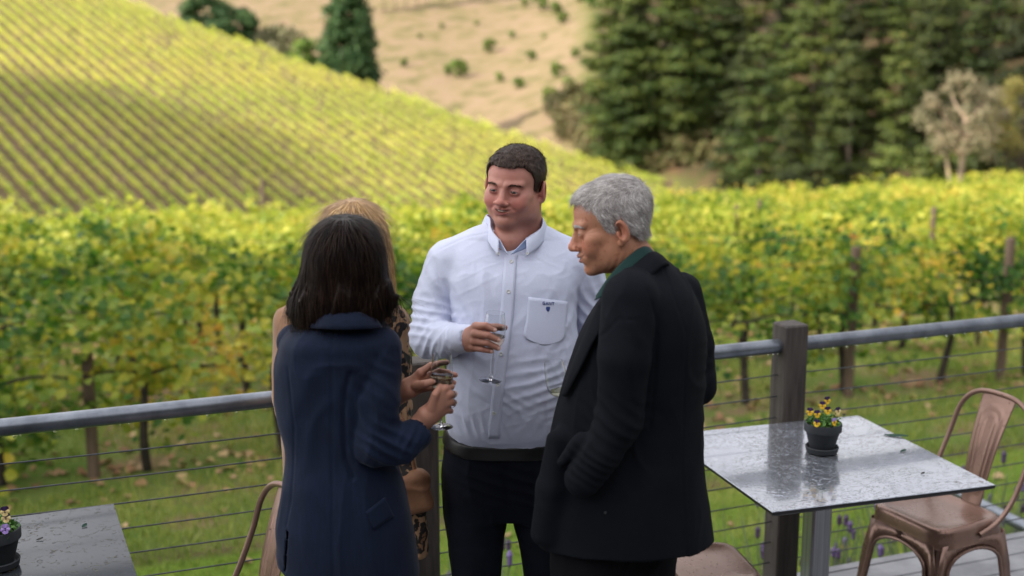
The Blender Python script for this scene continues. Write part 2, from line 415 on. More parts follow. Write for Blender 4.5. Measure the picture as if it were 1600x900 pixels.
# ---------------------------------------------------------------- grass and fallen leaves between the deck and the vines
def grass_and_litter():
    rs = np.random.default_rng(44); n = 120000
    u = rs.random(n); y = 6.6+13.5*u**1.35; x = (rs.random(n)*2-1)*(.47*y+.6)
    bare = (fbm(x*.55, y*.55)+.55*vnoise(x*1.9, y*1.9)); rowd = (y-R0[1]-(x-R0[0])*math.tan(.347))*math.cos(.347); under = np.exp(-((((rowd+1.12) % 2.25)-1.12)/.42)**2)*(rowd > -.8)
    keep = (rs.random(n) < np.clip(.95-1.1*under*(bare > -.25)-.6*(bare > .25), .05, 1)); x, y, bare, under = x[keep], y[keep], bare[keep], under[keep]; n = len(x)
    hgt = (.028+.05*rs.random(n)+.10*(rs.random(n) < .10)*rs.random(n)*(1+under*1.5))*np.where(y-.36*x < 9.6, .62, 1.0); z = zground(x, y)
    a = rs.random(n)*6.28; w = .0035+.003*rs.random(n)+.0004*y; lx, ly = rs.normal(size=n)*.35*hgt, rs.normal(size=n)*.35*hgt
    V = np.stack([np.stack([x-np.cos(a)*w, y-np.sin(a)*w, z-.005], 1), np.stack([x+np.cos(a)*w, y+np.sin(a)*w, z-.005], 1), np.stack([x+lx, y+ly, z+hgt], 1)], 1).reshape(-1, 3)
    m = leafmat('grass blades', [(0, (.11, .18, .03)), (.4, (.25, .33, .055)), (.7, (.42, .44, .10)), (1, (.58, .50, .22))], .35, (.5, None), .6)
    o = mesh_np('grass', V, np.arange(n*3).reshape(-1, 3), m); tag(o, 'short green lawn and ragged grass below the deck and around the vines', 'grass', kind='stuff')
    n = 4200; u = rs.random(n); y = 8.2+11*u; x = (rs.random(n)*2-1)*(.47*y+.6)
    rowd = (y-R0[1]-(x-R0[0])*math.tan(.347))*math.cos(.347); under = np.exp(-((((rowd+1.12) % 2.25)-1.12)/.55)**2)*(rowd > -1.3); k = rs.random(n) < np.clip(under+.06, 0, 1); x, y = x[k], y[k]
    V, F = leaf_cards(np.stack([x, y, zground(x, y)+.015], 1), .085, rs, upbias=2.5)
    m = leafmat('fallen vine leaves', [(0, (.16, .08, .045)), (.5, (.36, .20, .10)), (.8, (.52, .36, .20)), (1, (.55, .42, .10))], .1, (.5, None), .8)
    o = mesh_np('fallen_leaves', V, F, m); tag(o, 'brown and tan fallen vine leaves lying under the rows', 'leaf litter', kind='stuff')
grass_and_litter()

x_, y_ = on_row(17, -9.6); trellis_post(x_, y_, 3.1, .10, 'tall end post standing alone where the flat vineyard meets the hill')
# ---------------------------------------------------------------- unseen clouds added high above to shade the deck and part of the hill
m, n, l, b = newmat('shade_cloud'); b.inputs['Base Color'].default_value = (.9, .9, .92, 1); b.inputs['Roughness'].default_value = 1; M['shade_cloud'] = m
def shade_cloud(target, dist, rad, seed):
    rs_ = np.random.default_rng(seed); c = Vector(target)+sdir*dist; bm_v = []; F = []; n_ = 0
    lumps = [((0, 0, 0), (1, 1, 1))]+[((rs_.uniform(-.75, .75), rs_.uniform(-.6, .6), rs_.uniform(-.1, .5)), (.42, .42, .6)) for _ in range(9)]
    U, T_ = 36, 18
    for (o, s) in lumps:
        V = []
        for i in range(T_+1):
            for j in range(U):
                th = math.pi*i/T_; ph = 2*math.pi*j/U; d = np.array((math.sin(th)*math.cos(ph), math.sin(th)*math.sin(ph), math.cos(th)))
                r_ = 1+.22*float(fbm(d[0]*2.5+seed, d[1]*2.5, d[2]*2.5+o[0]*9))
                V.append((np.array(o)+d*np.array(s)*r_)*np.array(rad))
        bm_v += V
        for i in range(T_):
            for j in range(U): k = (j+1) % U; F.append((n_+i*U+j, n_+i*U+U+j, n_+i*U+U+k, n_+i*U+k))
        n_ += len(V)
    o = mesh_np('shade_cloud', np.array(bm_v), np.array(F), M['shade_cloud'], None, True); o.location = c; tag(o, 'white cumulus added out of view to cast shade below', kind='structure')
shade_cloud((-5, -12, 0), 420, (95, 25, 14), 1)
shade_cloud((-84, 180, -14), 900, (50, 32, 9), 2)

# unseen building added to block light from behind: board wall and deep eave
M['boards'] = simple('dark stained weatherboards', (.09, .075, .065), (.05, .042, .036), .8, scale=3, stretch=(.3, .3, 6), bumps=.4)
M['roofing'] = simple('grey roof sheeting', (.16, .17, .18), (.1, .105, .11), .5, metal=.4)
def build_light_block():
    e = empty('light_block_building', (2, -3.2, 0), .0, 'unseen dark weatherboard building with a deep eave, added behind the camera to block light', 'building')
    mb = MB()
    for i in range(22): mb.box((0, .012*(i % 2), -1.5+.24*i+.12), (24, .10, .236))
    mb.box((0, -4.3, 1.2), (24, 8.3, 5.4)); mb.build('wall', M['boards'], e)
    mb = MB(); mb.box((0, 1.25, 3.25), (25, 2.9, .10), 0, .01, None); mb.box((0, -4.2, 4.0), (25, 8.6, .16)); mb.build('roof', M['roofing'], e)
    for x in (-7, -3, 1.5, 6):
        mb = MB(); mb.box((x, .08, 1.1), (1.5, .06, 1.3), 0, .01); w_ = mb.build('window', M['roofing'], e)
build_light_block()
# ================================================================ TREES AND SHRUBS
def treemat(name, stops, trans=.25, vary=.25, scale=.35):
    m = leafmat(name, stops, trans, (scale, None), .6)
    n, l = m.node_tree.nodes, m.node_tree.links
    # per tree tint
    oi = n.new('ShaderNodeObjectInfo'); hs = n.new('ShaderNodeHueSaturation'); mr = n.new('ShaderNodeMapRange')
    mr.inputs['To Min'].default_value = 1-vary; mr.inputs['To Max'].default_value = 1+vary
    l.new(oi.outputs['Random'], mr.inputs['Value']); l.new(mr.outputs[0], hs.inputs['Value'])
    mr2 = n.new('ShaderNodeMapRange'); mr2.inputs['To Min'].default_value = .485; mr2.inputs['To Max'].default_value = .512
    ma = n.new('ShaderNodeMath'); ma.operation = 'FRACT'; mm = n.new('ShaderNodeMath'); mm.operation = 'MULTIPLY'; mm.inputs[1].default_value = 7.31
    l.new(oi.outputs['Random'], mm.inputs[0]); l.new(mm.outputs[0], ma.inputs[0]); l.new(ma.outputs[0], mr2.inputs['Value']); l.new(mr2.outputs[0], hs.inputs['Hue'])
    rmp = [x for x in n if x.type == 'VALTORGB'][0]
    l.new(rmp.outputs[0], hs.inputs['Color'])
    b = n['Principled BSDF']; l.new(hs.outputs[0], b.inputs['Base Color'])
    for x in n:
        if x.type == 'BSDF_TRANSLUCENT': l.new(hs.outputs[0], x.inputs['Color'])
    return m
M['pine'] = treemat('pine needles', [(0, (.013, .024, .004)), (.35, (.034, .058, .008)), (.7, (.092, .118, .017)), (1, (.20, .18, .04))], .15, .55, .14)
M['spruce'] = treemat('dense conifer needles', [(0, (.02, .06, .016)), (.5, (.055, .12, .03)), (1, (.14, .21, .06))], .2, .1)
M['gum'] = treemat('pale gum foliage', [(0, (.14, .14, .075)), (.5, (.26, .23, .13)), (1, (.38, .29, .18))], .3, .1)
M['wattle'] = treemat('golden olive foliage', [(0, (.12, .13, .03)), (.5, (.25, .22, .06)), (1, (.42, .31, .10))], .3, .1)
M['scrub'] = treemat('mixed scrub foliage', [(0, (.05, .07, .015)), (.4, (.13, .13, .04)), (.7, (.26, .19, .09)), (1, (.38, .24, .15))], .2, .4)
M['bush'] = treemat('rounded green bush foliage', [(0, (.05, .12, .02)), (.5, (.15, .24, .04)), (1, (.34, .38, .07))], .3, .15)
M['greybush'] = treemat('grey olive bush foliage', [(0, (.14, .15, .06)), (.5, (.26, .25, .12)), (1, (.38, .34, .2))], .3, .1)
M['pale_bark'] = simple('pale gum bark', (.62, .45, .32), (.36, .26, .19), .8, scale=1.2, stretch=(1, 1, .4))

def clumps_to_mesh(cl, rs, card, per, flat=.7, soft=False):
    """cl: list of (centre, radius, n-weight)"""
    Ps = []; Ns = []
    for c, r, w in cl:
        n = max(6, int(per*w)); d = rs.normal(size=(n, 3)); d /= np.linalg.norm(d, axis=1)[:, None]
        rad = r*(np.abs(rs.normal(size=n))*.36+.28)[:, None] if soft else r*(.35+.65*rs.random(n)**.45)[:, None]
        p = d*rad; p[:, 2] *= flat; Ps.append(p+np.array(c)); Ns.append(d)
    return leaf_cards(np.concatenate(Ps), card, rs, upbias=.25, N=np.concatenate(Ns))
def limbs(mb, rs, H, r0, tips, start=.25):
    for tx, ty, tz in tips:
        z0 = max(H*start, tz-abs(tx)*.6-abs(ty)*.6-.5); z0 = min(z0, tz-.2)
        mb.tube(smoothpath([(0, 0, z0), (tx*.4, ty*.4, z0+(tz-z0)*.35), (tx*.9, ty*.9, tz)], 3), [r0*.35, r0*.3, r0*.25, r0*.2, r0*.16, r0*.12, r0*.08], 5)
def pine_variant(seed, H=26, Wd=4.8, lo=.12):
    rs = np.random.default_rng(seed); cl = []; tips = []
    z = H*lo
    while z < H:
        f = (z-H*lo)/(H*(1-lo)); rad = Wd*(1-f)**.6*(.75+.4*rs.random())*(.55+.45*min(1, f*5+.3))+.5
        m = rs.integers(3, 6) if f < .85 else 3
        a0 = rs.random()*6.28
        for i in range(m):
            a = a0+i*6.28/m+rs.normal()*.3; rr = rad*(.45+.75*rs.random())
            c = (math.cos(a)*rr*.75, math.sin(a)*rr*.75, z+rs.normal()*.5+rr*.12)
            if rs.random() < .88:
                cl.append((c, 1.25+rr*.32, 1.1+rr*.42)); tips.append(c)
                if rr > 2.4: cl.append(((c[0]*.5, c[1]*.5, c[2]-.2), .9, .5)); cl.append(((c[0]*1.25, c[1]*1.25, c[2]+.3), .8, .5))
        z += 1.5+.7*rs.random()
    V, F = clumps_to_mesh(cl, rs, .30, 140, .42, True)
    mb = MB(); mb.tube([(0, 0, -1), (.1, 0, H*.3), (-.1, .1, H*.65), (0, 0, H*.97)], [.42, .33, .2, .04], 8)
    limbs(mb, rs, H, .36, tips[::2])
    return (V, F), mb
def blob_variant(seed, H, Wd, card, per, ncl=22, lo=.15, flat=.8, trunk=.12, topr=.4):
    rs = np.random.default_rng(seed); cl = []; tips = []
    for i in range(ncl):
        u = rs.random(); z = H*(lo+(1-lo-.1)*u); rad = Wd*math.sin(math.pi*min(.92, .18+.72*u))**.7
        a = rs.random()*6.28; rr = rad*math.sqrt(rs.random())*.8
        c = (math.cos(a)*rr, math.sin(a)*rr, z); cl.append((c, Wd*(.28+.22*rs.random()), 1)); tips.append(c)
    V, F = clumps_to_mesh(cl, rs, card, per, flat)
    mb = MB(); mb.tube([(0, 0, -.5), (.05, 0, H*.3), (0, .05, H*.7)], [trunk, trunk*.8, trunk*.3], 7)
    limbs(mb, rs, H, trunk, tips[::2], .1)
    return (V, F), mb
def conifer_variant(seed, H, Wd, card=.5, per=40):
    rs = np.random.default_rng(seed); cl = []; z = .6
    while z < H:
        f = z/H; rad = Wd*(1-f)**.55*min(1, f*6+.45); m = max(3, int(rad*3.5))
        for i in range(m):
            a = rs.random()*6.28; rr = rad*(.6+.35*rs.random())
            cl.append(((math.cos(a)*rr*.8, math.sin(a)*rr*.8, z+rs.normal()*.3), .55+rr*.22, .8))
        z += .9
    V, F = clumps_to_mesh(cl, rs, card, per, .7)
    mb = MB(); mb.tube([(0, 0, -.5), (0, 0, H*.9)], [.3, .04], 7); return (V, F), mb
def make_tree(var, mats, name, label, cat, group=None):
    (V, F), mb = var
    e = empty(name, (0, 0, 0), 0, label, cat, group)
    mesh_np('crown', V, F, mats[0], e); mb.build('trunk', mats[1], e, True)
    return e
def put(e, x, y, s=1, rz=0, dz=0, label=None, group=None, sz=None):
    e.location = (x, y, float(zground(x, y))+dz); e.scale = (s, s, sz or s); e.rotation_euler.z = rz
    if label: e['label'] = label
    if group: e['group'] = group
def dup(e, group=None):
    c = e.copy(); col.objects.link(c)
    for ch in list(e.children):
        d = ch.copy(); col.objects.link(d); d.parent = c
        for g in ch.children:
            q = g.copy(); col.objects.link(q); q.parent = d
    return c
def XY(px, Y): return (px-800)/FPX*Y/math.cos(PIT)*.985, Y
GP = 'pines of the dark forest'
pv = [make_tree(pine_variant(11+i, H, w, lo), (M['pine'], M['bark']), 'pine_tree', 'tall dark green pine in the forest on the right slope', 'pine tree', GP)
      for i, (H, w, lo) in enumerate(((27, 5.0, .10), (24, 4.4, .08), (29, 5.4, .2), (22, 4.6, .05)))]
rs = np.random.default_rng(5)
used = [False]*4
spots = [(985, 176, 0), (1045, 163, 2), (1130, 158, 1), (1185, 138, 0), (1250, 140, 3), (1320, 134, 1), (1390, 131, 0), (1460, 128, 2), (1530, 126, 1), (1600, 122, 0), (1660, 120, 3)]
spots += [(975, 190, 1), (938, 206, 0), (952, 232, 2)]
for j in range(12): spots.append((1000+j*58+rs.normal()*14, 172+rs.normal()*6, rs.integers(0, 4)))
for j in range(13): spots.append((985+j*55+rs.normal()*14, 198+rs.normal()*7, rs.integers(0, 4)))
for j in range(12): spots.append((990+j*60+rs.normal()*14, 228+rs.normal()*8, rs.integers(0, 4)))
for j in range(11): spots.append((1000+j*66+rs.normal()*14, 262+rs.normal()*8, rs.integers(0, 4)))
for px, Y, v in spots:
    if px < 1145: Y = max(Y+10, 214)
    e = pv[v] if not used[v] else dup(pv[v]); used[v] = True
    x, y = XY(px, Y); put(e, x, y, .85+.35*rs.random(), rs.random()*6.28, -.3)
pv[0]['label'] = 'dark pine at the left end of the forest, boughs reaching over the dry slope'; del pv[0]['group']
# the tall dense conifer behind the vineyard ridge and its neighbours
x, y = XY(548, 252); e = make_tree(conifer_variant(3, 21, 6.0, .45, 60), (M['spruce'], M['bark']), 'conifer_tree', 'dense dark conifer standing alone behind the ridge of the hillside vineyard', 'conifer'); put(e, x, y, 1.4, .4, -1.5)
x, y = XY(487, 262); e = make_tree(blob_variant(8, 6.5, 3.6, .45, 110, 20), (M['bush'], M['bark']), 'round_tree', 'small rounded bright green tree left of the tall conifer on the ridge', 'tree'); put(e, x, y, 1.5, 0, 1.0)
x, y = XY(436, 275); e = make_tree(blob_variant(9, 8, 5.2, .5, 110, 22), (M['greybush'], M['bark']), 'round_tree', 'grey olive domed tree between the green trees on the ridge', 'tree'); put(e, x, y, 1.5, 0, .8)
for i, (px, lab) in enumerate(((385, 'dark green shrubby tree beside the grey domed tree on the ridge'), (332, 'leftmost dark green shrubby tree on the vineyard ridge'))):
    x, y = XY(px, 270); e = make_tree(blob_variant(20+i, 7.5, 4.2, .5, 110, 20), (M['spruce'], M['bark']), 'shrubby_tree', lab, 'tree'); put(e, x, y, 1.5, 0, .8)
# bushes on the dry hillside
bb = make_tree(blob_variant(31, 3.2, 1.8, .32, 70, 9), (M['bush'], M['bark']), 'hillside_bush', 'small green bush on the dry tan hillside', 'bush', 'bushes on the dry hillside')
for i, (px, py, s) in enumerate(((716, 122, 1.5), (700, 118, .9), (765, 82, 1.2), (632, 105, .8), (845, 16, 1.6), (868, 22, 1.2), (820, 10, .9), (880, 38, 1.1), (925, 12, 2.0), (905, 4, 1.4), (655, 60, .5), (690, 45, .6), (745, 40, .5), (800, 60, .7), (830, 95, .9), (780, 128, .8), (870, 120, 1.1), (900, 90, .8), (850, 60, .5), (810, 140, .9), (890, 150, 1.2), (860, 168, 1.3))):
    # march the view ray to the ground
    Y = 250
    while Y < 800:
        p = W(px, py, Y)
        if p.z < float(zground(p.x, p.y)): break
        Y += 1.5
    e = bb if i == 0 else dup(bb); put(e, p.x, p.y, s, i*1.3, -.5)
# row of bare trunks high on the dry hill
tv = make_tree(blob_variant(35, 11, 2.6, .45, 60, 10, lo=.55), (M['scrub'], M['bark']), 'hilltop_tree', 'thin trunked tree in the line along the top of the dry hill', 'tree', 'trees along the dry hilltop')
for i, px in enumerate((575, 600, 618, 634, 652, 668, 690, 712, 738, 765)):
    Y = 300
    while Y < 800:
        p = W(px, 22-i*2.2, Y)
        if p.z < float(zground(p.x, p.y)): break
        Y += 1.5
    e = tv if i == 0 else dup(tv); put(e, p.x, p.y, .9+.25*((i*37) % 5)/5, i*2.1, -.3)
# scrub in the gully below the pines
sv = [make_tree(blob_variant(40+i, 3.6, 2.6, .34, 70, 11, lo=.05), (M['scrub'], M['bark']), 'scrub_bush', 'olive and brown scrub bush in the gully below the pines', 'bush', 'scrub in the gully below the pines') for i in range(3)]
us = [0]*3
def march(px, py, Y=60):
    while Y < 800:
        p = W(px, py, Y)
        if p.z < float(zground(p.x, p.y)): return p
        Y += 1.0
    return None
for i in range(150):
    px = 868+rs.random()*330; hi_ = 196+(px-860)*.60; lo_ = 160+max(0, px-900)*.10; py = lo_+rs.random()*max(4, hi_-lo_)
    p = march(px, py, 130)
    if i % 2:
        Y_ = 209+40*rs.random(); px = 905+rs.random()*260; p = Vector((*XY(px, Y_), 0))
    if p is None or p.y > 520 or (p.x < 34 and hill_s(p.x, p.y) < 9): continue
    v = i % 3; e = sv[v] if not us[v] else dup(sv[v]); us[v] = 1; put(e, p.x, p.y, (.55+.75*rs.random())*min(p.y, 330)/190, rs.random()*6, -.3)
for v in range(3):
    if not us[v]: put(sv[v], 22+v*4, 196, 1)
# pale gum and golden tree at the right
def gum(seed, H, Wd, mats, label, name):
    rs_ = np.random.default_rng(seed); cl = []; mb = MB()
    fork = H*.30
    mb.tube(smoothpath([(0, 0, -1), (.1, 0, fork*.6), (.25, 0, H*.55), (.1, .1, H*.78)], 4), np.linspace(.34, .08, 13), 8)
    mb.tube(smoothpath([(.0, 0, .6), (-.7, .1, H*.22), (-1.2, 0, H*.42), (-1.9, 0, H*.6)], 4), np.linspace(.2, .05, 13), 7)
    tips = []
    for i in range(34):
        a = rs_.random()*6.28; u = rs_.random(); z = H*(.40+.58*u); rad = Wd*math.sin(math.pi*min(.95, .25+.62*u))**.8
        rr = rad*(.35+.6*rs_.random()); c = (math.cos(a)*rr, math.sin(a)*rr, z); tips.append(c); cl.append((c, .8+.7*rs_.random(), 1))
    limbs(mb, rs_, H, .3, tips[::2], .35)
    V, F = clumps_to_mesh(cl, rs_, .22, 110, .85, True)
    e = empty(name, (0, 0, 0), 0, label, 'tree'); mesh_np('crown', V, F, mats[0], e); mb.build('trunk', mats[1], e, True); return e
x, y = XY(1497, 88); e = gum(51, 10.5, 3.6, (M['gum'], M['pale_bark']), 'pale gum tree with a forked white trunk in front of the dark pines', 'gum_tree'); e.location = (x, y, W(1497, 292, 88).z-1.4); e.scale = (.86,)*3
x, y = XY(1590, 90); e = gum(52, 10.5, 4.2, (M['wattle'], M['bark']), 'golden olive tree at the right edge beside the pale gum', 'wattle_tree'); e.location = (x, y, W(1590, 292, 90).z-1.6); e.scale = (.86,)*3
# ================================================================ DECK, RAILING, FURNITURE
RA = .383; RU = Vector((math.cos(RA), math.sin(RA), 0)); RV = Vector((-RU.y, RU.x, 0)); RP = Vector((0, 4.311, 0))
def rail_t(px):
    lo, hi = -8, 8
    for _ in range(50):
        m_ = (lo+hi)/2; q = RP+RU*m_
        if proj(q.x, q.y, 1.0)[0] < px: lo = m_
        else: hi = m_
    return lo
TP1, TP2 = rail_t(656), rail_t(1234); SP = TP2-TP1
M['deck'] = simple('weathered wet deck boards', (.24, .24, .25), (.13, .13, .14), .35, scale=5, bumps=.4, stretch=(1, 1, .2), bscale=35)
M['post'] = simple('dark weathered timber', (.075, .062, .052), (.035, .028, .024), .75, scale=7, bumps=.7, stretch=(6, 6, .6), bscale=22, bdist=.004)
M['galv'] = simple('wet galvanised pipe', (.225, .245, .275), (.14, .155, .18), .34, .75, scale=14, bumps=.12, bscale=90, bdist=.002)
M['cable'] = simple('stainless cable', (.10, .105, .115), (.06, .062, .07), .45, .6, scale=60)
M['steel'] = simple('brushed steel column', (.45, .46, .48), (.3, .31, .33), .3, .9, scale=4, stretch=(30, 30, .5))
M['blackpaint'] = simple('black painted edge', (.02, .02, .022), rough=.4)
m, n, l, b = newmat('wet drop'); b.inputs['Base Color'].default_value = (.9, .95, 1, 1); b.inputs['Roughness'].default_value = .02; b.inputs['Transmission Weight'].default_value = 1; b.inputs['IOR'].default_value = 1.33; M['drop'] = m
# copper painted chair metal with rain drops
def wetmetal(name, c1, c2, metal, rough, dropscale=70, thr=.23):
    m, n, l, b = newmat(name)
    x = noise(n, l, 5, 5); r = ramp(n, [(.35, c2), (.65, c1)]); l.new(x.outputs['Fac'], r.inputs['Fac']); l.new(r.outputs[0], b.inputs['Base Color'])
    b.inputs['Metallic'].default_value = metal
    y = noise(n, l, 3.0, 6); rr = n.new('ShaderNodeMapRange'); rr.inputs['To Min'].default_value = rough*.6; rr.inputs['To Max'].default_value = rough*1.6; l.new(y.outputs['Fac'], rr.inputs['Value']); l.new(rr.outputs[0], b.inputs['Roughness'])
    t = n.new('ShaderNodeTexCoord'); v = n.new('ShaderNodeTexVoronoi'); v.inputs['Scale'].default_value = dropscale; v.inputs['Randomness'].default_value = 1
    l.new(t.outputs['Object'], v.inputs['Vector'])
    mr = n.new('ShaderNodeMapRange'); mr.inputs['From Min'].default_value = thr; mr.inputs['From Max'].default_value = 0; mr.interpolation_type = 'SMOOTHSTEP'
    l.new(v.outputs['Distance'], mr.inputs['Value'])
    sp = n.new('ShaderNodeSeparateColor'); l.new(v.outputs['Color'], sp.inputs[0]); g = n.new('ShaderNodeMath'); g.operation = 'GREATER_THAN'; g.inputs[1].default_value = .62; l.new(sp.outputs[0], g.inputs[0])
    mu = n.new('ShaderNodeMath'); mu.operation = 'MULTIPLY'; l.new(mr.outputs[0], mu.inputs[0]); l.new(g.outputs[0], mu.inputs[1])
    bump(n, l, mu.outputs[0], b, .9, .004)
    return m
M['copper'] = wetmetal('copper painted steel', (.27, .165, .125), (.21, .125, .095), .5, .27)
# table top: grey wet laminate covered in rain beads and puddle edges
def tabletop_mat(name, thr, metal=.78, c=(.42, .44, .49), bd=.0038):
    m, n, l, b = newmat(name)
    x = noise(n, l, 3, 5); r = ramp(n, [(.35, tuple(v*.85 for v in c)), (.65, c)]); l.new(x.outputs['Fac'], r.inputs['Fac']); l.new(r.outputs[0], b.inputs['Base Color'])
    b.inputs['Metallic'].default_value = metal; b.inputs['Roughness'].default_value = .16
    y = noise(n, l, 34, 2, .45, dist=1.8, stretch=(1, 1.5, 1))
    mr = n.new('ShaderNodeMapRange'); mr.inputs['From Min'].default_value = thr; mr.inputs['From Max'].default_value = thr+.07; mr.interpolation_type = 'SMOOTHSTEP'; l.new(y.outputs['Fac'], mr.inputs['Value'])
    z = noise(n, l, 5.5, 3); mr2 = n.new('ShaderNodeMapRange'); mr2.inputs['From Min'].default_value = .38; mr2.inputs['From Max'].default_value = .55; l.new(z.outputs['Fac'], mr2.inputs['Value'])
    mu = n.new('ShaderNodeMath'); mu.operation = 'MULTIPLY'; l.new(mr.outputs[0], mu.inputs[0]); l.new(mr2.outputs[0], mu.inputs[1])
    bump(n, l, mu.outputs[0], b, .9, bd)
    b.inputs['Coat Weight'].default_value = .6 if metal > .5 else 0; b.inputs['Coat Roughness'].default_value = .04
    return m
M['table_wet'] = tabletop_mat('rain beaded grey table top', .53)
M['table_wet_dim'] = tabletop_mat('grey table top with scattered rain', .62, .12, (.035, .040, .047), .003)  # darker base colour stands in for the left top's dimmer reflection
M['table_wet_dim'].node_tree.nodes['Principled BSDF'].inputs['Specular IOR Level'].default_value = .3
M['pot'] = simple('dark charcoal terracotta', (.035, .04, .045), (.022, .026, .03), .75, scale=12, bumps=.35, bscale=60, bdist=.002)
M['potsoil'] = simple('potting soil', (.03, .022, .016), (.012, .009, .007), .95, scale=60, bumps=1, bscale=90, bdist=.006)

# deck boards (structure), boards run along the railing
def build_deck():
    mb = MB(); bw = .135
    for i in range(46):
        off = .07-bw*(i+.5); p = RP+RU*0+RV*off
        mb.box((p.x, p.y, -.0225), (13.0, bw-.006, .045), RA, .004)
    p = RP+RV*.095; mb.box((p.x, p.y, -.12), (13.0, .045, .24), RA)
    o = mb.build('deck', M['deck']); tag(o, 'weathered grey timber deck boards', kind='structure')
build_deck()
def deck_post(t, label, h=1.085, z0=-1.75, half=.05, base=None):
    p = base or (RP+RU*t)
    mb = MB(); mb.box((0, 0, (h+z0)/2), (.1, .1, h-z0), 0, .006)
    o = mb.build('deck_post', M['post']); o.location = (p.x, p.y, 0); o.rotation_euler = (0, 0, RA); tag(o, label, 'post'); return o
deck_post(TP1, 'dark timber railing post behind the group, half hidden by the woman in blue')
deck_post(TP2, 'dark timber railing post directly behind the right table')
for k_, w_ in ((-1, 'left of the left table'), (2, 'right of the right chair')): deck_post(TP1+SP*k_, 'dark timber railing post just outside the picture, '+w_)
pipe_lab = {-1: 'galvanised handrail pipe behind the left table', 0: 'galvanised handrail pipe between the two dark posts behind the group', 1: 'galvanised handrail pipe running right from the post behind the table',
            -2: 'galvanised handrail pipe left of the picture', 2: 'galvanised handrail pipe right of the picture'}
for k_ in (-1, 0, 1):
    t0, t1 = TP1+SP*k_+.048, TP1+SP*(k_+1)-.048
    a, b_ = RP+RU*t0, RP+RU*t1
    e = empty('handrail', a, 0, pipe_lab[k_], 'handrail')
    mb = MB(); d = b_-a; mb.tube([(0, 0, 1.0), (d.x*.25, d.y*.25, 1.0), (d.x*.5, d.y*.5, 1.0), (d.x*.75, d.y*.75, 1.0), (d.x, d.y, 1.0)], .0275, 24); mb.build('pipe', M['galv'], e, True)
    # droplets hanging under the pipe: part of its wet surface
    rs = np.random.default_rng(60+k_); mb = MB()
    for q in range(26):
        f = rs.random(); r_ = .0022+.0022*rs.random()
        mb.lathe([(0.0003, r_*1.1), (r_*.7, r_*.5), (r_, -r_*.3), (r_*.7, -r_*1.1), (.0003, -r_*1.5)], (d.x*f, d.y*f, 1.0-.0275-r_*.8), 8)
    dr = mb.build('water_drops', M['drop'], e, True); dr['kind'] = 'stuff'
# cables: one per height and bay
hts = [1.0-.113-.0845*i for i in range(10)]
for k_ in (-1, 0, 1):
    for i, hz in enumerate(hts):
        t0, t1 = TP1+SP*k_+.045, TP1+SP*(k_+1)-.045; a, b_ = RP+RU*t0, RP+RU*t1; d = b_-a
        mb = MB(); pts = [(d.x*f, d.y*f, hz-.006*math.sin(math.pi*f)) for f in np.linspace(0, 1, 9)]
        mb.tube(pts, .0026, 8); o = mb.build('railing_cable', M['cable'], None, True); o.location = a
        bay = ('behind the left table', 'in the middle bay behind the group', 'in the right bay behind the right table')[k_+1]
        word = ('top', 'second', 'third', 'fourth', 'fifth', 'sixth', 'seventh', 'eighth', 'ninth', 'lowest')[i]
        tag(o, f'{word} thin steel cable of the railing {bay}', 'cable', 'railing cables')
        if i < 2 and k_ == 1:
            rs = np.random.default_rng(77+i)
            for f in (.18, .34, .52, .71)[:3+i]:
                r_ = .0034; mb = MB(); mb.lathe([(.0003, r_), (r_*.8, r_*.5), (r_, -.001), (r_*.7, -r_), (.0003, -r_*1.5)], (d.x*f, d.y*f, hz-.006*math.sin(math.pi*f)-.004), 10)
                mb.build('water_drop', M['drop'], o, True)
# lower stair railing outside the deck at the right
P1 = W(1470, 757, 6.6); P2 = W(1680, 862, 5.5)
e = empty('stair_railing', P1, 0, 'lower galvanised stair railing beyond the deck, behind the right chair', 'railing')
d = P2-P1; mb = MB(); mb.tube([(0, 0, 0), tuple(d*.5), tuple(d)], .03, 20); mb.build('pipe', M['galv'], e, True)
mb = MB(); mb.box((-.01, 0, -.85), (.1, .1, 1.75), RA, .006); mb.build('post', M['post'], e)
for i in range(5):
    mb = MB(); o_ = Vector((0, 0, -.12-.1*i)); mb.tube([tuple(o_), tuple(d+o_)], .002, 6); mb.build('cable', M['cable'], e, True)

def make_table(cx, cy, rot, size, topmat, label):
    e = empty('patio_table', (cx, cy, 0), rot, label, 'table')
    h = size/2; mb = MB(); z1, z0 = .74, .712
    ring = lambda q, z: [(-q, -q, z), (q, -q, z), (q, q, z), (-q, q, z)]
    V = ring(h-.001, z1)+ring(h, z1-.002); mb.add(V, [(0, 1, 2, 3)]+[(i, 4+i, 4+(i+1) % 4, (i+1) % 4) for i in range(4)]); mb.build('table_top', topmat, e)
    mb = MB(); V = ring(h, z1-.0025)+ring(h-.001, z1-.012)+ring(h-.03, z0)
    F = [(8, 11, 10, 9)]
    for r_ in (0, 4): F += [(r_+i, r_+4+i, r_+4+(i+1) % 4, r_+(i+1) % 4) for i in range(4)]
    mb.add(V, F); mb.build('edge', M['blackpaint'], e)
    mb = MB(); mb.box((0, 0, .365), (.076, .076, .69), 0, .008); mb.build('column', M['steel'], e, True)
    mb = MB(); mb.box((0, 0, .706), (.36, .05, .010)); mb.box((0, 0, .694), (.05, .36, .010)); mb.build('bracket', M['blackpaint'], e)
    for a in range(2): mb = MB(); mb.box((0, 0, .012+.004*a), (.56, .07, .016), math.pi/4+a*math.pi/2, .005); mb.build('foot', M['blackpaint'], e)
    return e
TR = make_table(1.052, 4.173, .302, .80, M['table_wet'], 'square grey patio table wet with rain beads, right of the group')
c_, s_ = math.cos(.40), math.sin(.40)
TL = make_table(-1.228-(c_*.4-s_*.4), 3.742-(s_*.4+c_*.4), .40, .80, M['table_wet_dim'], 'square grey patio table with scattered drops at the lower left')

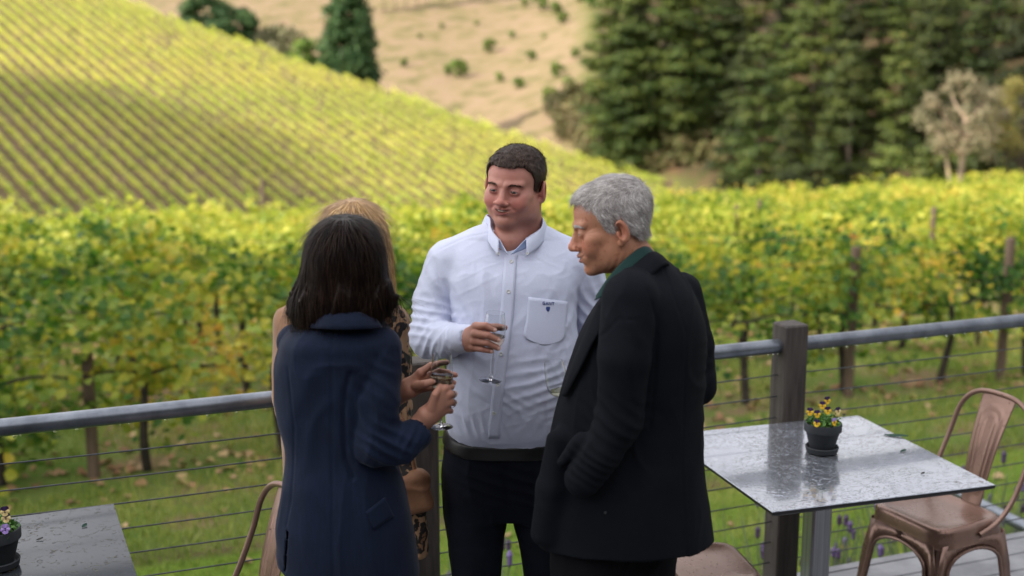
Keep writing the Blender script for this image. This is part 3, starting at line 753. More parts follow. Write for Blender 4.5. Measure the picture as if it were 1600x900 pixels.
def make_chair(label, x, y, rot):
    e = empty('metal_chair', (x, y, 0), rot, label, 'chair')        # faces local -X, backrest at +X
    zt = .45; mb = MB(); N = 40
    def sq(a, r, p=5.0, fx=1.0):
        c, s = math.cos(a), math.sin(a); k = (abs(c)**p+abs(s)**p)**(-1/p); return r*k*c*fx, r*k*s
    # seat: rounded square pan, raised rim, shallow dish, skirt
    prof = [(0.0, -.004), (.08, -.004), (.128, -.003), (.142, .0015), (.150, .004), (.160, .003), (.167, -.003), (.170, -.012), (.171, -.040), (.174, -.060), (.176, -.066)]
    V = []; F = []
    for r_, dz in prof:
        for k in range(N):
            a = 2*math.pi*k/N; px_, py_ = sq(a, r_, 6.5) if r_ > .01 else (.0001*math.cos(a), .0001*math.sin(a)); V.append((px_, py_*(1.0+.04*(px_ < 0)), zt+dz))
    for i in range(len(prof)-1):
        for k in range(N): q = (k+1) % N; F.append((i*N+k, i*N+N+k, i*N+N+q, i*N+q))
    mb.add(V, [tuple(reversed(f)) for f in F]); so = mb.build('seat', M['copper'], e, True)
    # four pressed legs: each an L of two half arches
    top, foot, zf, zs = .172, .205, .0, zt-.055
    for sx in (-1, 1):
        for sy in (-1, 1):
            mb = MB()
            for ax in (0, 1):
                # along side 'ax', from the corner toward the middle
                outer = []; inner = []
                M_ = 14
                for i in range(M_+1):
                    f = i/M_
                    if f < .6:
                        g = f/.6; z = zf+(zs-.10)*g
                        wleg = .030+.022*g; oc = foot+(top-foot)*(z/zs)
                        outer.append((oc, oc, z)); inner.append((oc-wleg, oc, z))
                    else:
                        g = (f-.6)/.4; an = g*math.pi/2
                        z0 = zf+(zs-.10); oc = foot+(top-foot)*(z0/zs); xi0 = oc-.052
                        xi = xi0*(math.cos(an)); zi = z0+.072*math.sin(an)
                        inner.append((xi, foot+(top-foot)*(zi/zs), zi))
                        outer.append((top*(1-g*1.0)+0.0, top+.002, zs+.004) if g > .001 else (oc, oc, z0+.02))
                V = []
                for (a0, b0, z) in outer+inner:
                    p = (sx*a0, sy*b0, z) if ax == 0 else (sx*b0, sy*a0, z); V.append(p)
                n_ = M_+1; mb.add(V, [(i, i+1, n_+i+1, n_+i) for i in range(M_)])
                rim = [(V[n_+i][0]+(0 if ax == 0 else sx*.004), V[n_+i][1]+(sy*.004 if ax == 0 else 0), V[n_+i][2]) for i in range(n_)]
                mb.tube(rim, .0065, 8)
            lg = mb.build('leg', M['copper'], e, True)
            md = lg.modifiers.new('thick', 'SOLIDIFY'); md.thickness = .0022; md.offset = -1
            tp = MB(); tp.box((sx*(foot-.012), sy*(foot-.012), .008), (.04, .04, .018), 0, .004); tp.build('foot_cap', M['blackpaint'], lg)
    # hoop back frame
    pts = [(.02, -.181, zt-.035), (.10, -.186, zt+.0), (.17, -.190, zt+.08), (.235, -.186, zt+.22), (.262, -.165, zt+.33), (.272, -.10, zt+.392), (.275, 0, zt+.405)]
    pts = pts+[(x_, -y_, z_) for x_, y_, z_ in reversed(pts[:-1])]
    mb = MB(); mb.tube(smoothpath(pts, 6), .0095, 12); mb.build('back_frame', M['copper'], e, True)
    # back slat with pressed concentric grooves
    nu, nv = 28, 44; V = []; F = []
    for j in range(nv+1):
        v = j/nv; z = zt-.005+.405*v; x_ = .158+.117*v**.9-.02*math.sin(math.pi*v)
        hw = .045+.032*v
        for i in range(nu+1):
            u = i/nu*2-1; y_ = u*hw; h_ = 0
            for hw2, v0, v1 in ((.66, .12, .90), (.34, .22, .82)):
                # signed distance to rounded rectangle outline
                du = abs(u)*hw-hw2*hw; dv = abs(v-(v0+v1)/2)*.405-(v1-v0)/2*.405+hw2*hw; dd = math.hypot(max(du+hw2*hw*.9, 0), max(dv+0, 0))-hw2*hw*.9 if dv > 0 else du
                h_ += .0035*math.exp(-(dd/.0042)**2)
            V.append((x_-h_+.006*u*u, y_, z))
    for j in range(nv):
        for i in range(nu): q = j*(nu+1)+i; F.append((q, q+1, q+nu+2, q+nu+1))
    mb = MB(); mb.add(V, F); sl = mb.build('back_slat', M['copper'], e, True)
    md = sl.modifiers.new('thick', 'SOLIDIFY'); md.thickness = .0025
    return e
make_chair('whole copper coloured metal chair with drops on its seat, at the right table', 1.56, 4.44, .48)
make_chair('copper metal chair by the railing at the left, partly hidden by the woman in blue', -.865, 3.39, .66)
make_chair('copper metal chair whose wet seat shows behind the man in the dark blazer', .62, 3.95, math.pi+.20)

# ---------------------------------------------------------------- flower pots
def petal(mb, c, d, up, ln, wd, nseg=6):
    d = Vector(d).normalized(); up = Vector(up).normalized(); s = d.cross(up).normalized(); V = [c]
    for i in range(nseg+1):
        a = -1.25+2.5*i/nseg; V.append(Vector(c)+d*(ln*(.45+.55*math.cos(a)))+s*(wd*math.sin(a))+up*(.12*ln*math.cos(a*2)))
    mb.add(V, [(0, i, i+1) for i in range(1, nseg+1)])
M['viola_yellow'] = simple('yellow viola petal', (.85, .55, .02), (.75, .42, .01), .6, scale=60)
M['viola_purple'] = simple('deep purple viola petal', (.045, .012, .10), (.02, .006, .05), .6, scale=60)
M['viola_lilac'] = simple('lilac viola petal', (.52, .36, .78), (.40, .25, .66), .6, scale=60)
M['viola_cream'] = simple('cream viola petal', (.80, .66, .30), (.7, .5, .2), .6, scale=60)
M['viola_leaf'] = leafmat('viola leaves', [(0, (.03, .10, .02)), (.6, (.10, .24, .04)), (1, (.22, .38, .08))], .25, (10, None))
def make_pot(x, y, z, label, flabel, flowers, seed, rad=.064, ht=.108):
    e = empty('flower_pot', (x, y, z), 0, label, 'flower pot')
    mb = MB(); r0 = rad*.66
    prof = [(r0*.98, .016), (r0, .018), (rad*.90, ht*.70), (rad*.93, ht*.72), (rad*1.0, ht*.74), (rad*1.01, ht*.97), (rad*.99, ht), (rad*.93, ht), (rad*.91, ht*.97), (rad*.86, ht*.8)]
    mb.lathe(prof, n=48); mb.build('pot', M['pot'], e, True)
    mb = MB(); mb.lathe([(.001, .002), (r0*1.05, .002), (r0*1.28, .006), (r0*1.36, .022), (r0*1.31, .025), (r0*1.22, .021), (r0*1.12, .011), (.001, .010)], n=48); mb.build('saucer', M['pot'], e, True)
    mb = MB(); mb.lathe([(.0005, ht*.86), (rad*.4, ht*.87), (rad*.88, ht*.84)], n=24); mb.build('soil', M['potsoil'], e, True)
    pl = empty('viola_plant', (x, y, z+ht*.84), 0, flabel, 'plant'); rs_ = np.random.default_rng(seed)
    n_ = 240; a = rs_.random(n_)*6.28; rr = rad*.92*np.sqrt(rs_.random(n_)); P = np.stack([np.cos(a)*rr, np.sin(a)*rr, .006+rs_.random(n_)*.034*(1.1-(rr/rad)**2*.5)], 1)
    V, F = leaf_cards(P, .014, rs_, upbias=.6); mesh_np('leaves', V, F, M['viola_leaf'], pl)
    for (fx, fy, fz, kind, yaw) in flowers:
        mb = MB(); mb.tube(smoothpath([(fx*.3, fy*.3, 0), (fx*.7, fy*.7, fz*.6), (fx, fy+.004, fz)], 3), .0011, 5); st = mb.build('stem', M['viola_leaf'], pl, True)
        f = Vector((math.sin(yaw), -math.cos(yaw), .15)).normalized(); rt = f.cross(Vector((0, 0, 1))).normalized(); up = rt.cross(f)
        c = Vector((fx, fy, fz)); top, low = kind; S = .0125
        mb = MB()
        for sg in (-1, 1): petal(mb, c, up*.9+rt*.55*sg, f, S*1.15, S*.6)
        mb.build('petal', M[top], pl)
        mb = MB()
        for sg in (-1, 1): petal(mb, c+f*.0012, rt*sg-up*.25, f, S, S*.5)
        petal(mb, c+f*.002, -up, f, S*1.1, S*.7)
        mb.build('petal', M[low], pl)
        mb = MB(); petal(mb, c+f*.003, -up, f, S*.4, S*.2); petal(mb, c+f*.003, up, f, S*.25, S*.3); mb.build('petal', M['viola_purple'], pl)
    return e
py_ = ('viola_purple', 'viola_yellow')
make_pot(1.072, 4.235, .7405, 'black flower pot and saucer standing on the right table', 'yellow and purple violas growing in the pot on the right table',
         [(-.052, -.02, .062, py_, -.3), (-.031, -.035, .058, py_, .2), (-.008, -.012, .082, py_, -.2), (.003, -.04, .072, py_, .1), (.010, .0, .096, py_, .3), (.042, -.025, .066, ('viola_purple', 'viola_cream'), .4), (.024, -.05, .034, ('viola_lilac', 'viola_yellow'), .6), (-.034, -.05, .030, py_, -.5)], 3)
pl_ = ('viola_lilac', 'viola_lilac'); pc_ = ('viola_purple', 'viola_cream')
make_pot(-1.395, 3.262, .7405, 'black flower pot and saucer cut by the left picture edge on the left table', 'lilac and cream violas growing in the pot on the left table',
         [(.012, -.03, .074, pl_, .1), (.004, -.045, .062, pl_, .3), (.042, -.03, .078, pc_, .5), (.044, -.03, .060, pc_, .3), (.046, -.045, .034, pl_, .4), (-.01, -.02, .088, pc_, 0), (-.03, -.04, .07, pl_, -.3)], 4, .065, .112)
# fallen leaves on the tables
M['fallen'] = simple('wet dark fallen leaf', (.03, .075, .045), (.015, .04, .03), .7, spec=.2, scale=40)
M['debris'] = simple('dark debris', (.02, .018, .012), rough=.6)
def fallen(px, py, ln, wd, yaw, mat, label, name='fallen_leaf', group=None):
    c, s = math.cos(PIT), math.sin(PIT); u = (450-py)/FPX; t = (.742-HC)/(u*c-s)
    x, y = t*(px-800)/FPX, t*(c+u*s); mb = MB(); V = []; n_ = 10
    for i in range(n_+1):
        f = i/n_; w_ = wd*math.sin(math.pi*f)**.7*.5+.0004; V += [(ln*(f-.5), -w_, .002+.004*f*f), (ln*(f-.5), 0, .001+.003*f), (ln*(f-.5), w_, .003+.004*f)]
    F = []
    for i in range(n_):
        q = i*3; F += [(q, q+3, q+4, q+1), (q+1, q+4, q+5, q+2)]
    mb.add(V, F); o = mb.build(name, mat); o.location = (x, y, .7408); o.rotation_euler = (0, 0, yaw); tag(o, label, 'leaf', group)
    md = o.modifiers.new('thick', 'SOLIDIFY'); md.thickness = .0008
fallen(1400, 681, .085, .024, -.3, M['fallen'], 'long curled green leaf lying on the right table beside the pot')
fallen(1411, 705, .028, .010, .5, M['fallen'], 'short green leaf scrap in front of the long leaf on the right table')
fallen(1442, 740, .014, .008, .2, M['debris'], 'small dark seed scrap near the right corner of the right table', 'seed_scrap')
fallen(1319, 649, .012, .012, 1.2, M['debris'], 'tiny dark leaf scrap just right of the flower pot', 'seed_scrap')
fallen(132, 822, .020, .012, 1.2, M['fallen'], 'small green leaf lying on the left table near its back edge')
fallen(62, 843, .018, .006, .5, M['debris'], 'dark twig scrap lying on the left table beside the pot', 'twig_scrap')

# ---------------------------------------------------------------- lavender below the deck
M['lav_stem'] = leafmat('lavender grey green stems', [(0, (.10, .15, .06)), (.6, (.22, .27, .13)), (1, (.36, .36, .2))], .2, (2, None))
M['lav_head'] = leafmat('lavender flower heads', [(0, (.06, .035, .04)), (.45, (.14, .09, .19)), (1, (.34, .25, .55))], .3, (6, None))
def make_lavender(seed):
    rs_ = np.random.default_rng(seed); e = empty('lavender_bush', (0, 0, 0), 0, 'grey green lavender bush with purple heads below the deck edge', 'lavender', 'lavender bushes along the deck')
    a = MB(); h = MB()
    for i in range(210):
        an = rs_.random()*6.28; r_ = .34*math.sqrt(rs_.random()); l_ = .45+.35*rs_.random(); sp = .5*r_
        b0 = Vector((math.cos(an)*r_*.5, math.sin(an)*r_*.5, .0)); t0 = Vector((math.cos(an)*(r_+sp*.5), math.sin(an)*(r_+sp*.5), l_+.2*(1-r_/.34)))
        mid = (b0+t0)/2+Vector((0, 0, .08)); w_ = .003
        a.add([b0+Vector((w_, 0, 0)), b0-Vector((w_, 0, 0)), mid-Vector((w_, 0, 0)), mid+Vector((w_, 0, 0)), t0-Vector((w_*.5, 0, 0)), t0+Vector((w_*.5, 0, 0))], [(0, 1, 2, 3), (3, 2, 4, 5)])
        for q in range(3):
            f = rs_.random()*.6; p = b0.lerp(t0, f); d_ = Vector(rs_.normal(size=3)).normalized()*.05; d_.z = abs(d_.z); s_2 = d_.cross(Vector((0, 0, 1))).normalized()*.005
            a.add([p-s_2, p+s_2, p+d_], [(0, 1, 2)])
        if rs_.random() < .16:
            hl = .030+.022*rs_.random(); n0 = len(h.v)
            h.lathe([(.001, -hl*.1), (.009, hl*.15), (.008, hl*.5), (.010, hl*.7), (.004, hl*.95), (.001, hl)], tuple(t0), 6)
    a.build('foliage', M['lav_stem'], e); h.build('flower_heads', M['lav_head'], e); return e
lv = [make_lavender(70+i) for i in range(3)]; ul = [0]*3
for i in range(17):
    p = RP+RU*(-1.6+.42*i)+RV*(1.05+.18*((i*7) % 5)/5)
    if not (-1.3 < p.x < 3.9): continue
    v = i % 3; e = lv[v] if not ul[v] else dup(lv[v]); ul[v] = 1
    e.location = (p.x, p.y, -1.6); e.rotation_euler.z = i*1.7; s_ = 1.35+.3*((i*5) % 7)/7
    e.scale = (s_, s_, s_)
M['whitestone'] = simple('white stone', (.75, .74, .72), (.6, .59, .57), .7)
# ================================================================ PEOPLE: implicit surface kit
def v3(*a): return np.array(a, dtype=np.float64)
def s_ell(P, c, r, Rm=None):
    q = P-np.asarray(c, dtype=float)
    if Rm is not None: q = q@Rm          # Rm columns = local axes in world
    r = np.asarray(r, dtype=float)
    k0 = np.sqrt(((q/r)**2).sum(-1)); k1 = np.sqrt(((q/(r*r))**2).sum(-1))
    return k0*(k0-1)/np.maximum(k1, 1e-9)
def s_cone(P, a, b, ra, rb, sq=None):
    a = np.asarray(a, float); b = np.asarray(b, float); ab = b-a; L2 = ab@ab
    h = np.clip(((P-a)@ab)/L2, 0, 1)
    d = P-a-h[..., None]*ab
    return np.sqrt((d*d).sum(-1))-(ra+(rb-ra)*h)
def s_chain(P, pts, rads, k=.0):
    r = None
    for i in range(len(pts)-1):
        d = s_cone(P, pts[i], pts[i+1], rads[i], rads[i+1]); r = d if r is None else (np.minimum(r, d) if k == 0 else smin(r, d, k))
    return r
def s_box(P, c, h, r, Rm=None):
    q = P-np.asarray(c, float)
    if Rm is not None: q = q@Rm
    q = np.abs(q)-(np.asarray(h, float)-r)
    return np.sqrt((np.maximum(q, 0)**2).sum(-1))+np.minimum(q.max(-1), 0)-r
def smin(a, b, k):
    h = np.maximum(k-np.abs(a-b), 0)/k; return np.minimum(a, b)-h*h*k*.25
def ssub(a, b, k):
    """a minus b"""
    h = np.maximum(k-np.abs(a+b), 0)/k; return np.maximum(a, -b)+h*h*k*.25
def s_loft(P, sec, p=2.3, yaw=0):
    """sec rows: z, cx, cy, rx, ry"""
    S = np.array(sec, float); S = S[np.argsort(S[:, 0])]; z = P[..., 2]
    zc = np.clip(z, S[0, 0], S[-1, 0])
    # smooth interpolation
    def it(c):
        zs = S[:, 0]; v = S[:, c]; m = np.gradient(v, zs); i = np.clip(np.searchsorted(zs, zc)-1, 0, len(zs)-2)
        h = zs[i+1]-zs[i]; t = (zc-zs[i])/h
        return (2*t**3-3*t**2+1)*v[i]+(t**3-2*t**2+t)*h*m[i]+(-2*t**3+3*t**2)*v[i+1]+(t**3-t**2)*h*m[i+1]
    cx, cy, rx, ry = it(1), it(2), it(3), it(4)
    dx, dy = P[..., 0]-cx, P[..., 1]-cy
    if yaw: c, s = math.cos(yaw), math.sin(yaw); dx, dy = dx*c+dy*s, -dx*s+dy*c
    k = (np.abs(dx/rx)**p+np.abs(dy/ry)**p)**(1/p); mr = np.minimum(rx, ry)
    # distance estimate in the section plane
    g = np.maximum(np.hypot(dx, dy), 1e-6)
    d = g*(1-1/np.maximum(k, 1e-6)); d = np.where(k < .25, -mr*.75, d)
    dz = np.maximum(S[0, 0]-z, z-S[-1, 0])
    return np.where(dz > 0, np.sqrt(np.maximum(d, 0)**2+dz**2)+np.where(d < 0, 0, 0), np.maximum(d, dz))
def mesh_sdf(fn, lo, hi, h):
    lo = np.asarray(lo, float); hi = np.asarray(hi, float); n = np.ceil((hi-lo)/h).astype(int)+1
    ax = [lo[i]+h*np.arange(n[i]) for i in range(3)]
    # coarse pass, then fine evaluation only in blocks near the surface
    B = 8; nb = (n+B-1)//B
    cx = [lo[i]+h*(B*np.arange(nb[i])+B/2) for i in range(3)]
    G = np.stack(np.meshgrid(*cx, indexing='ij'), -1); fc = fn(G.reshape(-1, 3)).reshape(nb)
    act = np.abs(fc) < h*B*1.45+.01
    F = np.full(n, 1.0, np.float32)
    F[:] = np.repeat(np.repeat(np.repeat(np.where(fc < 0, -1., 1.), B, 0), B, 1), B, 2)[:n[0], :n[1], :n[2]]
    I = np.argwhere(act)
    loc = np.stack(np.meshgrid(np.arange(B), np.arange(B), np.arange(B), indexing='ij'), -1).reshape(-1, 3)
    CH = 400
    for c in range(0, len(I), CH):
        g = (I[c:c+CH, None, :]*B+loc[None]).reshape(-1, 3)
        g = g[(g < n).all(1)]
        F[g[:, 0], g[:, 1], g[:, 2]] = fn(lo+h*g)
    s = F < 0
    # surface nets
    def cn(i, j, k): return F[i:n[0]-1+i, j:n[1]-1+j, k:n[2]-1+k]
    cnt = np.zeros(n-1, np.int8)
    for i in (0, 1):
        for j in (0, 1):
            for k in (0, 1): cnt += s[i:n[0]-1+i, j:n[1]-1+j, k:n[2]-1+k]
    cell = np.argwhere((cnt > 0) & (cnt < 8)); idx = -np.ones(n-1, np.int64); idx[cell[:, 0], cell[:, 1], cell[:, 2]] = np.arange(len(cell))
    pos = np.zeros((len(cell), 3)); w = np.zeros(len(cell))
    for a in range(3):
        o1, o2 = [x for x in range(3) if x != a]
        for u in (0, 1):
            for v in (0, 1):
                d0 = np.zeros(3, int); d0[o1] = u; d0[o2] = v; d1 = d0.copy(); d1[a] = 1
                c0 = cell+d0; c1 = cell+d1; f0 = F[c0[:, 0], c0[:, 1], c0[:, 2]]; f1 = F[c1[:, 0], c1[:, 1], c1[:, 2]]
                m = (f0 < 0) != (f1 < 0); t = np.where(m, f0/np.where(m, f0-f1, 1), 0)
                pos[m] += (c0+(c1-c0)*t[:, None])[m]; w[m] += 1
    V = lo+h*pos/w[:, None]
    Q = []
    for a in range(3):
        o1, o2 = (a+1) % 3, (a+2) % 3
        sl0 = [slice(None)]*3; sl1 = [slice(None)]*3; sl0[a] = slice(0, -1); sl1[a] = slice(1, None)
        e = np.argwhere(s[tuple(sl0)] != s[tuple(sl1)])
        e = e[(e[:, o1] > 0) & (e[:, o2] > 0) & (e[:, o1] < n[o1]-1) & (e[:, o2] < n[o2]-1)]
        ins = s[e[:, 0], e[:, 1], e[:, 2]]
        def ci(d1, d2):
            c = e.copy(); c[:, o1] += d1; c[:, o2] += d2; return idx[c[:, 0], c[:, 1], c[:, 2]]
        q = np.stack([ci(-1, -1), ci(0, -1), ci(0, 0), ci(-1, 0)], 1)
        q[~ins] = q[~ins][:, ::-1]; Q.append(q)
    Q = np.concatenate(Q); Q = Q[(Q >= 0).all(1)]
    # keep only vertices that are used, and polish onto the surface
    for _ in range(2):
        e = h*.4; f = fn(V); g = np.stack([(fn(V+np.eye(3)[i]*e)-f)/e for i in range(3)], 1)
        V = V-g*np.clip(f/np.maximum((g*g).sum(1), .15), -h*.7, h*.7)[:, None]
    return V, Q
def vnormals(V, Q):
    n = np.cross(V[Q[:, 2]]-V[Q[:, 0]], V[Q[:, 3]]-V[Q[:, 1]]); N = np.zeros_like(V)
    for k in range(4): np.add.at(N, Q[:, k], n)
    return N/np.maximum(np.linalg.norm(N, axis=1), 1e-12)[:, None]
def join(parts):
    V = []; Q = []; C = []; n = 0
    for v, q, c in parts: V.append(v); Q.append(q+n); C.append(c); n += len(v)
    return np.concatenate(V), np.concatenate(Q), np.concatenate(C)
def bridge(V, Q, C, path, rad):
    """hidden inner limb that ties head, torso and hand into one continuous body surface"""
    P = smoothpath([tuple(p) for p in path], 4); n0 = len(V); k = 8; out = []
    for i, p in enumerate(P):
        t = (P[min(i+1, len(P)-1)]-P[max(i-1, 0)]).normalized(); a = t.cross(Vector((.3, .1, .95))).normalized(); b_ = t.cross(a)
        out += [tuple(p+(a*math.cos(6.2832*j/k)+b_*math.sin(6.2832*j/k))*rad) for j in range(k)]
    F = [[n0+i*k+j, n0+i*k+(j+1) % k, n0+(i+1)*k+(j+1) % k, n0+(i+1)*k+j] for i in range(len(P)-1) for j in range(k)]
    for p, base in ((P[0], n0), (P[-1], n0+(len(P)-1)*k)):
        near = int(np.argmin(((V-np.array(p))**2).sum(1))); q4 = Q[np.where((Q == near).any(1))[0][0]]
        F.append([int(q4[0]), int(q4[1]), base, base+1])
    return np.concatenate([V, np.array(out)]), np.concatenate([Q, np.array(F)]), np.concatenate([C, np.tile(C[0], (len(out), 1))])
def Rot(yaw=0, pitch=0, roll=0):
    return np.array((Matrix.Rotation(yaw, 3, 'Z') @ Matrix.Rotation(pitch, 3, 'X') @ Matrix.Rotation(roll, 3, 'Y')))
def gfold(V, c, d, wl, amp, rad, phase=0, warp=.25, sharp=1.6):
    """displacement amount of cloth folds: ridges perpendicular to direction d with wavelength wl, inside radius rad around c"""
    q = V-np.asarray(c, float); d = np.asarray(d, float); d = d/np.linalg.norm(d)
    m = np.exp(-((q/np.asarray(rad, float))**2).sum(1))
    t = (q@d)/wl+phase+warp*fbm(V[:, 0]*9, V[:, 1]*9, V[:, 2]*9, 2)*2.2
    r = (.5+.5*np.cos(2*np.pi*t))**sharp-.4
    return amp*m*r
def crease(V, axis, scale, amp, seed=0, stretch=4, thr=0):
    """long irregular creases running along 'axis'"""
    a = np.asarray(axis, float); a = a/np.linalg.norm(a)
    q = V-((V@a)*(1-1/stretch))[:, None]*a
    w = fbm(V[:, 0]*5+seed, V[:, 1]*5, V[:, 2]*5, 2)
    n = vnoise(q[:, 0]*scale+w*1.2+seed, q[:, 1]*scale+w, q[:, 2]*scale+w+seed*.37)
    return amp*((1-np.abs(n)*2.2).clip(0, 1)**2-.25)

# ---------------------------------------------------------------- head
def head_sdf(P, q):
    zz = P[..., 2]; lf = q.get('lower', .92); cz_ = q.get('crown', 1.0); zz = np.where(zz > .02, .02+(zz-.02)/cz_, zz); P = np.stack([P[..., 0], P[..., 1], np.where((zz < 0) & (zz > -.14), zz/lf, np.where(zz <= -.14, zz+.14-.14/lf, zz))], -1)
    ab = np.stack([np.abs(P[..., 0]), P[..., 1], P[..., 2]], -1)
    fat = q.get('fat', 0); sm = q.get('smile', .6); slit = q.get('slit', .0036); lean = q.get('lean', 0)
    d = s_ell(P, (0, .018, .043), (.077, .097, .080))
    d = smin(d, s_ell(P, (0, -.034, .036), (.060, .052, .054)), .03)
    d = smin(d, s_ell(P, (0, -.026, -.040), (.062+.008*fat, .060, .074)), .03)
    d = smin(d, s_ell(P, (0, -.030, -.080), (.047+.016*fat, .050, .034+.003*fat)), .025)
    d = smin(d, s_ell(ab, (.048+.006*fat, .0, -.062), (.020, .034, .036)), .03)
    d = smin(d, s_ell(P, (0, -.074, -.101), (.023, .019, .017)), .02)
    d = smin(d, s_ell(ab, (.047, -.050, -.015), (.021, .026, .018)), .018)
    d = smin(d, s_ell(ab, (.036+.003*fat, -.066, -.040), (.023+.005*fat, .0195, .022+.002*fat)), .02)
    if fat: d = smin(d, s_ell(P, (0, -.038, -.112), (.046*fat, .042, .026)), .03)
    d = smin(d, s_cone(ab, (.010, -.088, .020), (.046, -.073, .024), .0085, .0075), .014)
    d = ssub(d, s_ell(ab, (.031, -.101, .003), (.018, .017, .0095)), .013)
    # eyelids round the eyeball, with the opening cut out
    lid = s_ell(ab, (.031, -.0770, .001), (.0156, .0136, .0128)); d = smin(d, lid, .007)
    d = ssub(d, s_ell(ab, (.031, -.0950, .0010), (.0148, .0125, slit)), .0018)
    d = ssub(d, s_cone(ab, (.019, -.094, .0105), (.043, -.086, .0085), .0014, .0014), .004)
    # nose
    nz = q.get('nose', 1.0)
    n = s_cone(P, (0, -.088, .010), (0, -.106*nz**.3, -.028), .0072, .0105)
    n = smin(n, s_cone(P, (0, -.074, .006), (0, -.088, -.034), .0115, .0150), .012)
    n = smin(n, s_ell(P, (0, -.1090*nz**.3, -.0335), (.0130, .0125, .0115)), .008)
    nw_ = q.get('nw', 0); n = smin(n, s_ell(ab, (.0135+nw_, -.101, -.0365), (.0088, .0105, .0085)), .006)
    d = smin(d, n, .011)
    d = ssub(d, s_ell(ab, (.0065, -.106, -.0465), (.0042, .0065, .0045)), .003)
    # mouth
    d = smin(d, s_ell(P, (0, -.078, -.066), (.030, .020, .021)), .014)
    cz = -.0640+.0085*sm; cw = .0245+.0055*sm+q.get('mw', 0); cy = -.0860+.005*sm
    up = smin(s_cone(ab, (.006, -.0985, -.0600), (cw-.004, cy-.002, cz+.001), .0048, .0026), s_cone(ab, (0, -.0975, -.0608), (.006, -.0985, -.0600), .0044, .0048), .003)
    d = smin(d, up, .006)
    d = smin(d, s_cone(ab, (0, -.0960, -.0725), (cw-.008, cy-.002, cz-.004), .0058, .0030), .006)
    op = q.get('open', .0016)
    d = ssub(d, np.minimum(s_ell(np.stack([P[..., 0], P[..., 1], P[..., 2]-(P[..., 0]/.026)**2*.0075*sm], -1), (0, -.1010, -.0665), (.0215+q.get('mw', 0)*.8, .012, op)), s_chain(ab, [(.0, -.1015, -.0665), (.014, -.0985, -.0655+.0022*sm), (cw, cy-.005, cz+.001)], [.0016, .0014, .0011])), .0035)
    d = ssub(d, s_cone(ab, (.0175, -.1015, -.0330), (.0345, -.0860, -.0590), .0022, .0020), .0065*max(sm, .3))
    d = ssub(d, s_cone(ab, (.0005, -.0955, -.0850), (.012, -.0925, -.0840), .0020, .0012), .010)
    # neck
    nr = q.get('neck', .056); nd = q.get('neckdir', (0, .050, -.16))
    nk = s_cone(P, (0, .018, -.055), (0, .018+nd[1], -.055+nd[2]), nr, nr*1.06)
    d = smin(d, nk, .022+.01*fat)
    if q.get('chest'): d = smin(d, s_ell(P, q['chest'], (.050, .056, .050)), .03)
    # ears
    ca, sa = math.cos(.32), math.sin(.32); Re = np.array([[ca, -sa, 0], [sa, ca, 0], [0, 0, 1]]) @ np.array([[1, 0, 0], [0, math.cos(.18), -math.sin(.18)], [0, math.sin(.18), math.cos(.18)]])
    es = q.get('ear', 1.0)
    e = s_ell(ab, (.0835, .018, -.008), (.0075*es, .0185*es, .0315*es), Re)
    e = smin(e, s_ell(ab, (.0780, .010, -.037), (.0070, .0095, .0105)), .008)
    e = ssub(e, s_ell(ab, (.0905, .0140, -.006), (.0120, .0112, .0215), Re), .005)
    e = smin(e, s_ell(ab, (.0780, .0065, -.013), (.0050, .0050, .0070)), .004)
    d = smin(d, e, .007)
    return d
def G(P, c, r): return np.exp(-(((P-np.asarray(c, float))/np.asarray(r, float))**2).sum(-1))
def head_colors(V, q):
    """skin colour: painted eye socket shade, ruddier cheeks, nose and ears, darker lips, faint beard area"""
    ab = np.stack([np.abs(V[:, 0]), V[:, 1], V[:, 2]], -1); base = np.array(q.get('skin', (.50, .25, .17)))
    C = np.tile(base, (len(V), 1)); sm = q.get('smile', .6)
    red = q.get('ruddy', .6)*np.clip(G(ab, (.040, -.078, -.030), (.024, .03, .022))+.9*G(V, (0, -.112, -.03), (.018, .02, .018))+.7*G(ab, (.084, .018, .0), (.014, .03, .035))+.4*G(V, (0, -.085, .06), (.06, .03, .03)), 0, 1)
    C = C*(1-red[:, None]*np.array([.04, .34, .30]))
    bl = q.get('beard', .25)*np.clip(G(V, (0, -.075, -.085), (.05, .05, .028))+.6*G(ab, (.05, -.03, -.075), (.025, .04, .03)), 0, 1)
    C = C*(1-bl[:, None]*np.array([.30, .22, .16]))
    e = q.get('eyedark', .5)*G(ab, (.031, -.088, .004), (.021, .02, .012)); C = C*(1-e[:, None]*np.array([.38, .48, .46]))  # shade of the eye sockets put into the skin colour
    cz = -.0640+.0085*sm
    VB = np.stack([ab[:, 0], V[:, 1], V[:, 2]/q.get('lower', .92)-(ab[:, 0]/.026)**2*.0075*sm], -1); lp = np.clip(1.6*np.maximum(G(VB, (.006, -.1, -.0610), (.019, .012, .0040)), G(VB, (.003, -.1, -.0735), (.018, .012, .0055))), 0, 1)*(ab[:, 1] < -.078)
    C = C*(1-lp[:, None])+lp[:, None]*np.array(q.get('lip', (.38, .14, .12)))
    m = (np.abs(V[:, 2]/q.get('lower', .92)+.0665-(ab[:, 0]/.026)**2*.0075*sm+.0) < .0018) & (ab[:, 0] < .024) & (V[:, 1] < -.08)
    C[m] *= .55
    sp = fbm(V[:, 0]*55, V[:, 1]*55, V[:, 2]*55, 3); C = C*(1+.10*sp[:, None]*np.array([.6, 1, 1]))
    ag = q.get('age', 0)
    if ag:
        n = vnoise(V[:, 0]*140, V[:, 1]*140, V[:, 2]*140); C = C*(1-.28*ag*((n > .55)[:, None])*np.array([.5, .8, .9]))
    return C
